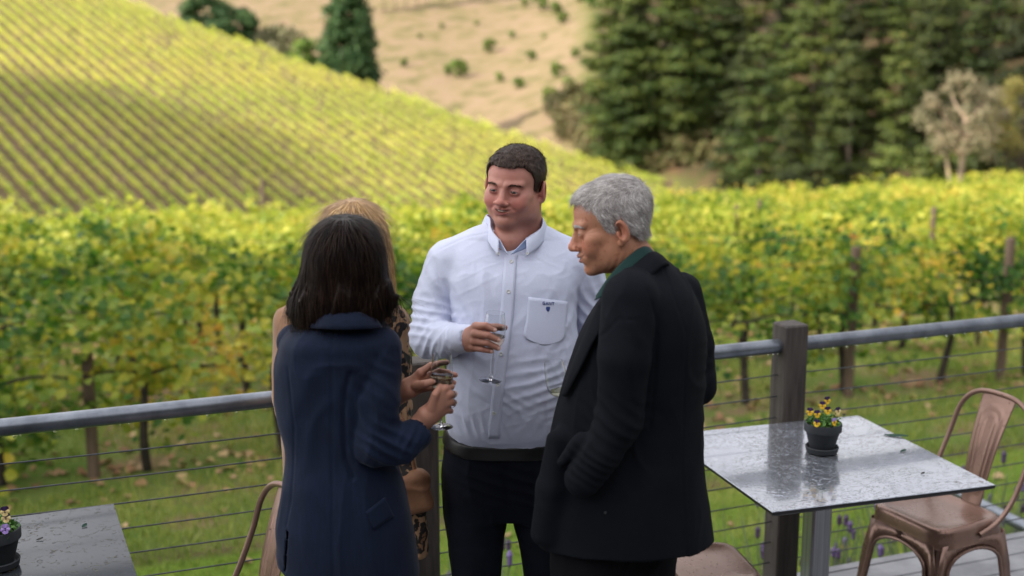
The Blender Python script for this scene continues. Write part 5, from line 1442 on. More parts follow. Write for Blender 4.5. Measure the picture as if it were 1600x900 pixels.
    surf_patch('placket', fn, [(788, 399), (785, 440), (781, 500), (774, 560), (768, 620), (762, 684)], [(808, 399), (805, 440), (801, 500), (793, 560), (786, 620), (780, 684)], y0, y1, .0028, M['shirt'], sh, np.zeros(3)+org, 40, 4, .0015)
    surf_patch('pocket', fn, [(825, 464), (822, 500), (820, 527), (849, 539)], [(886, 471), (884, 505), (880, 530), (852, 539)], y0, y1, .0028, M['shirt'], sh, org, 16, 14, .001)
    for (px, py) in ((799, 410), (794.5, 456), (783, 553), (778, 601), (772, 645)):
        p, nr = ray_hit(fn, px, py, y0, y1); shirt_button(p+nr*.0038, nr, .0055, M['buttonw'], sh, org)
    # embroidered lettering and shield on the pocket
    def surf_shape(pts2, px, py, s, mat, name):
        mb = MB(); V = []
        for (u, v) in pts2:
            p, nr = ray_hit(fn, px+u*s, py-v*s, y0, y1); V.append(tuple(p+nr*.0044-org))
        mb.add(V, [tuple(range(len(V)))]); return mb.build(name, mat, sh)
    STR = {'G': [[(.9, 1), (.1, 1), (0, .5), (.1, 0), (.9, 0), (.9, .5), (.5, .5)]], 'A': [[(0, 0), (.5, 1), (1, 0)], [(.2, .38), (.8, .38)]], 'N': [[(0, 0), (0, 1), (1, 0), (1, 1)]], 'T': [[(0, 1), (1, 1)], [(.5, 1), (.5, 0)]]}
    mb = MB(); x0 = 847.5
    for i, ch in enumerate('GANT'):
        for st in STR[ch]:
            pts = []
            for u, v in st:
                p, nr = ray_hit(fn, x0+i*4.7+u*3.4, 476.0+i*.25-v*4.2, y0, y1); pts.append(tuple(p+nr*.0042-org))
            mb.tube(pts, .00095, 5)
    mb.build('embroidered_name', M['embro'], sh)
    surf_shape([(-.5, .6), (.5, .6), (.5, 0), (.3, -.5), (0, -.75), (-.3, -.5), (-.5, 0)], 855.5, 483.0, 6.0, M['embro'], 'embroidered_shield')
    # ---- collar: fold line and outer edge run from the back of the neck to the front points
    c0 = X3(799, 362, Y)
    def leaf(sd):
        fold = [X3(800, 336, Y+.075), X3(800+sd*38, 335, Y+.055), X3(800+sd*(48 if sd > 0 else 34), 342, Y+.0), X3(800+sd*(44 if sd > 0 else 32), 358, Y-.055), X3(*((822, 374) if sd > 0 else (779.5, 374)), Y-.098)]
        edge = [X3(800, 356, Y+.095), X3(800+sd*46, 353, Y+.070), X3(800+sd*(57 if sd > 0 else 41), 362, Y+.005), X3(*((843, 384) if sd > 0 else (764, 380)), Y-.075), X3(*((823.5, 399.5) if sd > 0 else (778.5, 400)), Y-.122)]
        V, F = loft_patch(fold, edge, 30, 8, (0, -.004, .003)); sheet('collar', V, F, M['shirt'], sh, org, .0022)
        stand = [X3(800, 354, Y+.080), X3(800+sd*38, 354, Y+.056), X3(800+sd*(45 if sd > 0 else 33), 362, Y+.0), X3(800+sd*(38 if sd > 0 else 27), 380, Y-.062), X3(*((798, 398) if sd > 0 else (794, 398)), Y-.118)]
        inner = [p+np.array([0, .003, -.002]) for p in fold[:-1]]+[X3(*((820, 375) if sd > 0 else (781, 375)), Y-.096)]
        V, F = loft_patch(inner, stand, 30, 6); sheet('collar_stand', V, F, M['shirt_in'] if sd > 0 else M['shirt'], sh, org, .002)
        pb = X3(*((824, 396) if sd > 0 else (778.5, 396)), Y-.1235); shirt_button(pb, (0, -1, .2), .0042, M['buttonw'], sh, org)
    leaf(-1); leaf(1)
    # ---- trousers and belt
    rt = [(655, 704, 890, .148, -.018), (672, 697, 892, .152, -.018), (700, 694, 892, .150, -.012), (740, 694, 893, .145, 0), (775, 696, 890, .130, .01), (800, 700, 886, .11, .015)]
    st_ = sec_px(rt, Y)
    kx = lambda px: X3(px, 800, Y)[0]
    def ft(P):
        d = s_loft(P, st_, 2.6)
        l1 = s_chain(P, [(kx(744), Y+.01, X3(744, 745, Y)[2]), (kx(744), Y+.0, X3(744, 810, Y)[2]), (kx(744), Y-.01, .52), (kx(744), Y+.02, .06)], [.092, .088, .070, .062], .02)
        l2 = s_chain(P, [(kx(845), Y+.01, X3(845, 745, Y)[2]), (kx(850), Y+.0, X3(850, 810, Y)[2]), (kx(862), Y-.0, .52), (kx(870), Y+.03, .06)], [.092, .088, .070, .062], .02)
        d = smin(d, np.minimum(l1, l2), .03); return np.maximum(d, .03-P[..., 2])
    V, F = mesh_sdf(ft, (kx(680)-.06, Y-.25, .02), (kx(905)+.06, Y+.25, 1.16), .006); N = vnormals(V, F)
    w = gfold(V, L_(795, 755, -.12), (.3, 0, 1), .035, .006, (.13, .1, .07), .1)+gfold(V, L_(860, 770, -.1), (.6, 0, .9), .04, .006, (.08, .1, .06), .4)+crease(V, (0, 0, 1), 14, .004, 5, 4)
    V = V+N*w[:, None]; V = seam(V, N, [(789, 690), (787, 740), (793, 790)], Y-.12, .004, .004); mesh_np('trousers', V-org, F, M['navytrouser'], e, True)
    def fb(P):
        zt, zb = X3(800, 655, Y)[2], X3(800, 676, Y)[2]
        d = s_loft(P, [(r[0], r[1], r[2], r[3]+.006, r[4]+.006) for r in st_], 2.6); zz = P[..., 2]-.10*(P[..., 1]-Y)*0
        # belt dips under the belly at the front
        dip = -.030*np.clip(-(P[..., 1]-Y)/.15, 0, 1); return np.maximum(d, np.maximum(zz-(zt+dip), (zb+dip)-zz))
    V, F = mesh_sdf(fb, (kx(680)-.06, Y-.25, .98), (kx(905)+.06, Y+.25, 1.16), .0055); mesh_np('belt', V-org, F, M['belt'], e, True)
    shoes(e, org, [(kx(744), Y-.02), (kx(872), Y-.02)], 0, M['shoe'])
    ax = g_top-g_foot
    glass(None, g_foot, ax, 'small wine glass of rose wine held by the man in the pale shirt', float(np.linalg.norm(ax)), 'rose_wine', .0305, .34)
build_man_white()
# ---------------------------------------------------------------- older man in the dark blazer, in profile
M['blazer'] = clothmat('very dark navy wool blazer', (.0070, .0083, .0115), (.0045, .0055, .0078), 800, .95, .3, .04)
M['greencollar'] = clothmat('dark green shirt cloth', (.012, .040, .036), None, 800, .9, .3, .1)
M['blacktrouser'] = clothmat('black trousers', (.006, .006, .008), None, 700, .95, .2, .05)
M['darkbutton'] = simple('shiny dark button', (.05, .05, .055), rough=.15)
def build_man_grey():
    Y = 3.08; org = np.array([*X3(985, 600, Y)[:2], 0.0])
    e = empty('person', org, 0, 'grey haired older man in a dark blazer seen in profile, hand in pocket', 'person')
    q = dict(fat=.0, smile=.75, slit=.0022, ruddy=.8, beard=.12, neck=.056, neckdir=(0, .048, -.12), open=.0026, lower=1.0, skin=(.46, .215, .125), lip=(.36, .14, .10), age=1.0, scale=.94, nose=1.0, ear=.98, quiff=.009)
    T = X3(955, 352, Y); Rm = Rot(R(-88), R(13), R(0))
    hv = make_head(q, T, Rm, .0020)
    # far hand holds the glass in front of the chest, mostly hidden by the lapel
    yh = 3.235
    hp = lambda px, py, dy=0: X3(px, py, yh+dy)
    spec = dict(arm=([hp(985, 640, .03), hp(925, 640, .0)], [.028, .026]), palm=[(hp(922, 634, 0), hp(901, 628, .0), .02, .015), (hp(922, 644, 0), hp(902, 640, .0), .018, .014)],
        fingers=[([hp(900, 624+i*8, -.005), hp(888, 624+i*8, -.018), hp(882, 626+i*8, .0)], [.0105, .009, .0075]) for i in range(4)]+[([hp(912, 624, .02), hp(896, 618, .03), hp(886, 616, .018)], [.013, .011, .009])], back=(0, -1, .2))
    V2, Q2, C2 = make_hand(spec, (.44, .21, .13), .0025)
    V, Q, C = join([hv[:3], (V2, Q2, C2)]); V, Q, C = bridge(V, Q, C, [X3(1000, 445, Y), X3(1040, 470, Y+.03), X3(1080, 540, Y+.05), X3(1085, 600, Y+.04), X3(990, 640, 3.26)], .02); mesh_np('body', V-org, Q, M['skin'], e, True, cols=C)
    make_eyes(q, T, Rm, e, org, (.05, -.95, -.30), (.10, .14, .17)); make_teeth(q, T, Rm, e, org); make_brows(q, T, Rm, e, org, M['hair_grey'], 110, .0009)
    short_hair(q, T, Rm, e, org, M['hair_grey'], .082, .040, -.050, .0014, (.0, -.95, .10), n=16000, length=.019, topvol=.004, messy=.45, seed=8)
    rows = [(402, 1005, 1036, .045, .01), (414, 990, 1052, .075, .01), (440, 965, 1074, .120, 0), (470, 938, 1090, .150, 0), (510, 912, 1102, .165, 0), (560, 892, 1102, .165, 0), (620, 874, 1098, .16, 0), (680, 860, 1097, .158, 0), (740, 848, 1101, .160, 0), (800, 838, 1108, .165, 0), (836, 834, 1113, .168, 0)]
    sec = sec_px(rows, Y)
    zb = X3(1000, 843, Y)[2]
    def fn(P):
        d = s_loft(P, sec, 2.35)
        d = smin(d, s_cone(P, X3(1004, 440, Y-.06), X3(985, 468, Y-.135), .050, .066), .05)     # near shoulder
        a = s_chain(P, [X3(985, 468, Y-.135), X3(975, 560, Y-.175), X3(968, 655, Y-.165)], [.068, .060, .054], .01)
        a = smin(a, s_chain(P, [X3(968, 655, Y-.165), X3(940, 705, Y-.172), X3(912, 748, Y-.165)], [.054, .050, .044], .01), .02)
        d = smin(d, a, .006)
        b_ = s_chain(P, [X3(1062, 462, Y+.06), X3(1086, 540, Y+.05), X3(1090, 604, Y+.03)], [.058, .048, .044], .01)
        b_ = smin(b_, s_cone(P, X3(1089, 603, Y+.03), X3(1010, 640, Y+.13), .044, .040), .02)
        d = smin(d, b_, .012)
        # front panel that swings forward past the hand in the pocket
        d = smin(d, s_chain(P, [X3(872, 690, Y-.09), X3(862, 760, Y-.10), X3(850, 832, Y-.09)], [.028, .036, .034], .01), .03)
        d = smin(d, s_chain(P, [X3(878, 722, Y-.15), X3(908, 688, Y-.165)], [.010, .020], .0), .012)
        zc = zb-.022*np.clip((X3(905, 800, Y)[0]-P[..., 0])/.07, 0, 1)+.010*np.clip((P[..., 0]-X3(1080, 800, Y)[0])/.06, 0, 1)
        d = np.maximum(d, zc-P[..., 2])
        d = ssub(d, s_chain(P, [X3(985, 425, Y-.0), X3(985, 385, Y-.0)], [.050, .06], 0), .004)
        return d
    V, F = mesh_sdf(fn, (X3(820, 600, Y)[0]-.05, Y-.30, zb-.04), (X3(1130, 600, Y)[0]+.05, Y+.26, 1.66), .0046); N = vnormals(V, F); L_ = lambda px, py, dy=0: X3(px, py, Y+dy)
    w = gfold(V, L_(955, 660, -.2), (.5, 0, .9), .030, .0065, (.07, .09, .06), .1)+gfold(V, L_(925, 735, -.2), (.55, 0, 1), .022, .0065, (.06, .08, .045), .5)
    w += gfold(V, L_(975, 540, -.2), (.9, 0, .4), .05, .0035, (.06, .1, .12), .3)+gfold(V, L_(1065, 600, 0), (.7, 0, -.6), .05, .0045, (.08, .12, .12), .2)+gfold(V, L_(1095, 560, 0), (.2, 0, 1), .035, .0035, (.03, .1, .08), .2)
    w += gfold(V, L_(1020, 790, -.1), (1, 0, .1), .09, .004, (.14, .14, .1), .2)+crease(V, (0, 0, 1), 12, .0035, 4, 4)
    V = V+N*w[:, None]
    V = seam(V, N, [(1000, 430), (1015, 480), (1012, 560), (1005, 640)], Y, .004, .003); V = seam(V, N, [(930, 500), (955, 470), (985, 470)], Y, .003, .002); V = seam(V, N, [(1030, 405), (1060, 500), (1055, 700), (1062, 845)], Y, .003, .002)
    mesh_np('blazer', V-org, F, M['blazer'], e, True); bz = e.children[-1]
    # collars
    fold = [X3(1016, 404, Y+.045), X3(1018, 390, Y-.0), X3(1003, 386, Y-.045), X3(978, 404, Y-.068), X3(952, 432, Y-.070), X3(931, 463, Y-.060)]
    edge = [X3(1024, 424, Y+.045), X3(1030, 412, Y+.0), X3(1015, 408, Y-.062), X3(986, 430, Y-.090), X3(958, 455, Y-.092), X3(929, 469, Y-.070)]
    V, F = loft_patch(fold, edge, 30, 6, (.002, -.003, .002)); sheet('shirt_collar', V, F, M['greencollar'], e, org, .003)
    fold = [X3(1026, 408, Y+.05), X3(1028, 396, Y-.0), X3(1014, 396, Y-.060), X3(985, 420, Y-.090), X3(958, 446, Y-.094), X3(934, 478, Y-.085)]
    edge = [X3(1040, 432, Y+.05), X3(1047, 418, Y+.0), X3(1037, 415, Y-.082), X3(1006, 442, Y-.128), X3(972, 480, Y-.132), X3(936, 500, Y-.110)]
    V, F = loft_patch(fold, edge, 30, 6, (.002, -.005, .004)); sheet('lapel', V, F, M['blazer'], bz, org, .004)
    fold = [X3(934, 478, Y-.085), X3(915, 520, Y-.08), X3(894, 570, Y-.07), X3(879, 615, Y-.06)]
    edge = [X3(958, 492, Y-.125), X3(930, 530, Y-.13), X3(905, 580, Y-.12), X3(884, 620, Y-.085)]
    V, F = loft_patch(fold, edge, 20, 6, (-.004, -.004, .0)); sheet('lapel', V, F, M['blazer'], bz, org, .004)
    for px, py in ((946, 800),):
        p, nr = ray_hit(fn, px, py, 2.7, 3.3)
        if p is not None: shirt_button(p+nr*.003, nr, .0035, M['darkbutton'], bz, org)
    p, nr = ray_hit(fn, 873, 614+3, 2.7, 3.3)
    if p is not None: shirt_button(p+nr*.003, nr, .009, M['darkbutton'], bz, org)  # disc added to give a bright glint at the jacket's front edge
    k = X3(960, 880, Y)[0]
    def ft(P):
        l1 = s_chain(P, [(X3(925, 850, Y)[0], Y-.03, 1.0), (X3(920, 860, Y)[0], Y-.03, .52), (X3(925, 860, Y)[0], Y-.02, .06)], [.115, .082, .066], .01)
        l2 = s_chain(P, [(X3(995, 850, Y)[0], Y+.02, 1.0), (X3(992, 860, Y)[0], Y+.03, .52), (X3(990, 860, Y)[0], Y+.05, .06)], [.115, .085, .066], .01)
        return np.maximum(smin(l1, l2, .05), .03-P[..., 2])
    V, F = mesh_sdf(ft, (k-.3, Y-.25, .02), (k+.3, Y+.3, 1.05), .009); N = vnormals(V, F); V = V+N*crease(V, (0, 0, 1), 14, .005, 9, 4)[:, None]; mesh_np('trousers', V-org, F, M['blacktrouser'], e, True)
    shoes(e, org, [(X3(925, 860, Y)[0]-.03, Y-.02), (X3(990, 860, Y)[0]-.03, Y+.05)], R(-90), M['shoe'])
    ft_, tp = X3(884, 668, yh), X3(864, 563, yh); ax = tp-ft_
    glass(None, ft_, ax, 'tilted wine glass peeping past the front edge of the dark blazer', .182, 'white_wine', .0300, .20)
build_man_grey()

# ---------------------------------------------------------------- long hair
def hair_loft(name, rows, Y, parent, origin, mat, seed, amp, nstrand, length, width, p=2.1, curl=(0, 0, 0), extra=None, bottom=None, zmin=None, h=.004, flow=(0, 0, -1), strand_w=.0016):
    sec = sec_px(rows, Y)
    def fn(P):
        d = s_loft(P, sec, p)
        if extra is not None: d = extra(P, d)
        return d
    lo = np.array([min(s[1]-s[3] for s in sec)-.05, Y-.2, min(s[0] for s in sec)-.03]); hi = np.array([max(s[1]+s[3] for s in sec)+.06, Y+.2, max(s[0] for s in sec)+.05])
    V, F = mesh_sdf(fn, lo, hi, h); N = vnormals(V, F)
    low = np.clip((sec[0][0]-.03-V[:, 2])/.1, 0, 1) if False else np.clip((sec[len(sec)//3][0]-V[:, 2])/.08, .25, 1)
    w = crease(V, (0, 0, 1), 42, amp, seed, 5)*low+crease(V, (.1, 0, 1), 85, amp*.45, seed+3, 6)*low+crease(V, (.5, 0, 1), 18, amp*.8, seed+5, 3)*low
    V = V+N*w[:, None]; mesh_np(name, V-origin, F, mat, parent, True)
    rs_ = np.random.default_rng(seed); idx = rs_.integers(0, len(V), nstrand); st = V[idx]; nn = N[idx]
    dr = np.array(flow, float)+rs_.normal(size=(nstrand, 3))*.08; rad = (st-np.array([sec[-1][1] if False else max(sec)[1], Y, 0]))*np.array([1, 1, 0]); dr = dr+rad/np.maximum(np.linalg.norm(rad, axis=1), .01)[:, None]*np.clip(nn[:, 2:3], 0, 1)*1.5; dr = dr-nn*(dr*nn).sum(1)[:, None]
    V2, F2 = ribbons(st+nn*.0008, dr, length, strand_w, rs_, curve=1.0, nseg=6, normals=nn, curlv=np.array(curl)-nn*.35)
    if zmin is not None:
        below = V2[:, 2] < zmin; V2[below, 2] = zmin-(zmin-V2[below, 2])*.15
    o = mesh_np(name+'_strands', V2-origin, F2, M[[k for k in M if M[k] is mat][0]+'_s'], parent); o['kind'] = 'stuff'; return fn, V, N

# ---------------------------------------------------------------- woman in the blue jacket, back to the camera
M['bluejacket'] = clothmat('navy blue linen jacket', (.0075, .0155, .042), (.005, .0105, .030), 600, .85, .3, .06, (190, (1, 1, .06), .72), 5)
M['whitetrouser'] = clothmat('white trousers', (.75, .75, .77), None, 500, .8, .2, .1)
M['silver'] = simple('silver ring', (.8, .8, .8), rough=.12, metal=1)
def build_woman_blue():
    Y = 3.14; org = np.array([*X3(540, 600, Y)[:2], 0.0])
    e = empty('person', org, 0, 'dark haired woman in a navy blue jacket, back to the camera, holding a wine glass in both hands', 'person')
    e['label'] = 'dark haired woman in a navy jacket with her back turned, both hands round a glass'
    q = dict(fat=.0, smile=.3, slit=.003, ruddy=.3, beard=0, neck=.048, neckdir=(0, .03, -.14), skin=(.42, .215, .145), scale=.93)
    T = X3(539, 424, Y+.02); Rm = Rot(R(158), R(6), 0)
    hv = make_head(q, T, Rm, .003)
    yg = 3.115; skin_ = (.44, .215, .145)
    g = lambda px, py, dy=0: X3(px, py, yg+dy)
    near = dict(arm=([g(636, 690, -.01), g(655, 662, -.018), g(664, 650, -.020)], [.027, .0225, .0215]),
        palm=[(g(668, 645, -.022), g(694, 608, -.024), .0165, .0115), (g(669, 648, -.020), g(700, 617, -.022), .0170, .0115), (g(670, 652, -.018), g(701, 628, -.018), .0165, .0108), (g(671, 657, -.015), g(697, 640, -.012), .0150, .0098)],
        fingers=[([g(696, 606, -.022), g(705, 604, .000), g(697, 606, .016)], [.0100, .0088, .0072]), ([g(702, 616, -.022), g(709, 616, .002), g(699, 618, .018)], [.0103, .0090, .0074]),
                 ([g(702, 628, -.018), g(709, 629, .004), g(699, 630, .019)], [.0100, .0086, .0070]), ([g(698, 640, -.012), g(704, 642, .006), g(697, 642, .018)], [.0088, .0075, .0064]),
                 ([g(674, 636, -.030), g(680, 617, -.036), g(688, 604, -.026)], [.0125, .0100, .0082])], back=(.5, -1, .3))
    far = dict(arm=([g(606, 632, .06), g(628, 613, .045), g(637, 606, .040)], [.026, .0215, .0205]),
        palm=[(g(639, 602, .040), g(657, 583, .032), .0160, .0112), (g(640, 605, .040), g(664, 590, .040), .0165, .0112), (g(641, 609, .038), g(664, 599, .044), .0160, .0105), (g(642, 612, .034), g(660, 607, .044), .0140, .0095)],
        fingers=[([g(657, 582, .030), g(673, 571, .034), g(687, 567.5, .036), g(699, 566, .030)], [.0100, .0086, .0076, .0066]), ([g(665, 589, .042), g(686, 580, .046), g(700, 582, .042), g(711, 586, .028)], [.0102, .0088, .0078, .0068]),
                 ([g(665, 599, .045), g(686, 594, .048), g(700, 595, .042), g(709, 598, .028)], [.0098, .0084, .0074, .0066]), ([g(661, 607, .044), g(680, 606, .046), g(692, 606, .040)], [.0086, .0074, .0062]),
                 ([g(650, 603, .020), g(666, 599, -.008), g(681, 595, -.016)], [.0120, .0098, .0080])], back=(-.2, -1, .4))
    V2, Q2, C2 = make_hand(near, skin_, .0016); V3, Q3, C3 = make_hand(far, skin_, .0016)
    V, Q, C = join([hv[:3], (V2, Q2, C2), (V3, Q3, C3)])
    V, Q, C = bridge(V, Q, C, [X3(537, 525, Y), X3(585, 550, Y-.03), X3(588, 640, Y-.07), X3(600, 690, Y-.085), X3(634, 691, yg-.01)], .018)
    V, Q, C = bridge(V, Q, C, [X3(537, 525, Y), X3(470, 550, Y+.05), X3(500, 640, Y+.12), X3(604, 633, yg+.06)], .018); mesh_np('body', V-org, Q, M['skin'], e, True, cols=C)
    nails(dict(fingers=[far['fingers'][4], far['fingers'][0]], back=(0, -1, .5)), e, org, None)
    make_eyes(q, T, Rm, e, org)
    for c, d in ((g(705.5, 617, -.012), (.2, 1, 0)), (g(706, 630, -.008), (.2, 1, 0))):
        mb = MB(); d = Vector(d).normalized(); a = d.cross(Vector((0, 0, 1))).normalized(); b_ = d.cross(a); mb.tube([Vector(c)-Vector(org)+a*math.cos(t)*.0108+b_*math.sin(t)*.0108 for t in np.linspace(0, 2*math.pi, 25)[:-1]], .0013, 6, closed=True); mb.build('ring', M['silver'], e, True)
    rows = [(339, 516, 560, .055, .0), (348, 499, 578, .08, 0), (368, 483, 592, .098, 0), (400, 474, 602, .108, 0), (430, 467, 606, .108, 0), (455, 457, 611, .108, 0), (475, 454, 608, .104, 0), (492, 462, 594, .096, 0), (504, 482, 566, .078, 0)]
    def ex(P, d):
        d = smin(d, s_chain(P, [X3(592, 452, Y-.02), X3(608, 470, Y-.02), X3(623, 463, Y-.02)], [.022, .012, .003], .0), .02)
        d = smin(d, s_chain(P, [X3(468, 470, Y-.03), X3(455, 488, Y-.03), X3(452, 480, Y-.03)], [.020, .009, .003], .0), .02)
        d = smin(d, s_chain(P, [X3(520, 480, Y-.06), X3(510, 497, Y-.07), X3(525, 503, Y-.06)], [.030, .018, .006], .0), .02)
        return d
    hair_loft('hair', rows, Y, e, org, M['hair_dark'], 21, .0080, 15000, .085, .001, 2.1, (.05, 0, 0), ex, h=.0038)
    rows = [(492, 500, 575, .075, .01), (503, 475, 595, .10, .01), (520, 450, 612, .118, 0), (550, 435, 619, .125, 0), (600, 431, 617, .122, 0), (650, 434, 610, .118, 0), (700, 446, 612, .116, 0), (760, 441, 630, .130, 0), (830, 433, 646, .138, 0), (898, 440, 655, .142, 0)]
    sec = sec_px(rows, Y); zb = X3(540, 894, Y)[2]; xv = X3(455, 860, Y)[0]
    def fn(P):
        d = s_loft(P, sec, 2.4)
        a = s_chain(P, [X3(592, 545, Y-.03), X3(589, 620, Y-.07), X3(588, 690, Y-.085)], [.058, .056, .054], .01)
        a = smin(a, s_chain(P, [X3(588, 692, Y-.085), X3(625, 694, Y-.075), X3(651, 678, Y-.05)], [.056, .050, .042], .01), .022)
        d = smin(d, a, .006)
        d = ssub(d, s_cone(P, X3(655, 672, Y-.045), X3(690, 650, Y-.03), .031, .034), .002)
        b_ = s_chain(P, [X3(462, 535, Y+.06), X3(500, 640, Y+.14), X3(605, 636, Y+.05)], [.050, .046, .036], .01); d = smin(d, b_, .014)
        zc = zb+.030*(P[..., 0] < xv)+.006*np.cos(P[..., 0]*9)
        d = np.maximum(d, zc-P[..., 2])
        # vent
        vt = s_box(P, (X3(457, 835, Y)[0]+(0), Y-.10, X3(457, 840, Y)[2]), (.0022, .06, .058), .0005, Rot(0, 0, R(6))); d = ssub(d, vt, .002)
        return d
    V, F = mesh_sdf(fn, (X3(420, 700, Y)[0]-.03, Y-.24, zb-.03), (X3(672, 700, Y)[0]+.03, Y+.24, 1.56), .0042); N = vnormals(V, F); L_ = lambda px, py, dy=0: X3(px, py, Y+dy)
    w = gfold(V, L_(570, 640, -.13), (.8, 0, .35), .036, .0060, (.05, .09, .10), .2)+gfold(V, L_(600, 700, -.14), (.6, .0, .9), .028, .0085, (.06, .08, .06), .35)+gfold(V, L_(640, 690, -.1), (.9, 0, -.5), .022, .004, (.03, .08, .05), .1)
    w += gfold(V, L_(555, 720, -.12), (.9, 0, .3), .06, .0040, (.06, .1, .16), .1)+gfold(V, L_(480, 650, -.12), (.7, 0, -.4), .07, .0035, (.08, .1, .14), .4)+gfold(V, L_(590, 590, -.1), (.5, 0, .8), .03, .004, (.05, .08, .05), .1)
    w += crease(V, (0, 0, 1), 13, .0040, 12, 4)
    V = V+N*w[:, None]; V = seam(V, N, [(556, 565), (548, 590), (546, 640), (549, 695), (560, 722)], Y, .006, .0075); V = seam(V, N, [(572, 560), (556, 575), (548, 592)], Y, .003, .002); V = seam(V, N, [(530, 505), (528, 650), (532, 890)], Y, .0028, .0018)
    V = seam(V, N, [(460, 560), (470, 650), (465, 760), (457, 800)], Y, .003, .002); V = seam(V, N, [(590, 530), (600, 780), (610, 890)], Y, .0025, .0015)
    mesh_np('jacket', V-org, F, M['bluejacket'], e, True); jk = e.children[-1]
    surf_patch('pocket_flap', fn, [(571, 799), (584, 789), (600, 777)], [(583, 828), (597, 818), (614, 806)], 2.7, 3.3, .004, M['bluejacket'], jk, org, 12, 6, .003)
    # collar and turned back cuff edge
    fold = [X3(490, 495, Y-.045), X3(508, 489, Y-.09), X3(537, 487, Y-.10), X3(566, 489, Y-.09), X3(584, 495, Y-.045)]; edge = [X3(478, 512, Y-.065), X3(502, 514, Y-.115), X3(537, 515, Y-.13), X3(572, 514, Y-.115), X3(597, 512, Y-.065)]
    V, F = loft_patch(fold, edge, 20, 5, (0, -.004, .004)); sheet('collar', V, F, M['bluejacket'], jk, org, .004)
    for i in range(3):
        p, nr = ray_hit(fn, 634+i*4.5, 731-i*2.5, 2.7, 3.4)
        if p is not None: shirt_button(p+nr*.004, nr, .0045, M['darkbutton'], jk, org)
    kx = lambda px: X3(px, 890, Y)[0]
    def ft(P):
        l1 = s_chain(P, [(kx(505), Y, .84), (kx(505), Y-.0, .5), (kx(505), Y+.02, .06)], [.085, .070, .06], .01); l2 = s_chain(P, [(kx(575), Y, .84), (kx(578), Y+.02, .5), (kx(578), Y+.03, .06)], [.085, .070, .06], .01)
        return np.maximum(smin(l1, l2, .03), .03-P[..., 2])
    V, F = mesh_sdf(ft, (kx(540)-.3, Y-.2, .02), (kx(540)+.3, Y+.25, 1.08), .009); mesh_np('trousers', V-org, F, M['whitetrouser'], e, True)
    shoes(e, org, [(kx(500), Y+.02), (kx(590), Y+.05)], R(158), M['shoe'])
    ft_, tp = X3(689, 667, yg), X3(691, 553, yg); ax = tp-ft_
    glass(None, ft_, ax, 'wine glass of pale white wine held in both hands by the woman in blue', float(np.linalg.norm(ax)), 'white_wine', .0285, .48)
build_woman_blue()

# ---------------------------------------------------------------- blonde woman behind her
M['camel'] = clothmat('camel wool coat', (.33, .185, .105), (.27, .145, .08), 500, .95, .3, .3)
m, n, l, b = newmat('leopard print scarf'); t_ = n.new('ShaderNodeTexCoord'); vo = n.new('ShaderNodeTexVoronoi'); vo.inputs['Scale'].default_value = 30; vo.inputs['Randomness'].default_value = 1
nn_ = noise(n, l, 18, 3); mpx = n.new('ShaderNodeMixRGB'); mpx.inputs[0].default_value = .06; l.new(t_.outputs['Object'], mpx.inputs[1]); l.new(nn_.outputs['Color'], mpx.inputs[2]); l.new(mpx.outputs[0], vo.inputs['Vector'])
r = ramp(n, [(0, (.22, .11, .05)), (.26, (.22, .11, .05)), (.32, (.012, .009, .008)), (.55, (.012, .009, .008)), (.62, (.36, .21, .11)), (1, (.40, .24, .13))]); l.new(vo.outputs['Distance'], r.inputs['Fac']); l.new(r.outputs[0], b.inputs['Base Color']); b.inputs['Roughness'].default_value = .8; M['leopard'] = m
M['tanbag'] = simple('tan suede handbag', (.24, .115, .055), (.18, .08, .038), .75, scale=14, bumps=.3, bscale=90)
M['darktrouser'] = clothmat('dark trousers of the blonde woman', (.02, .018, .018))
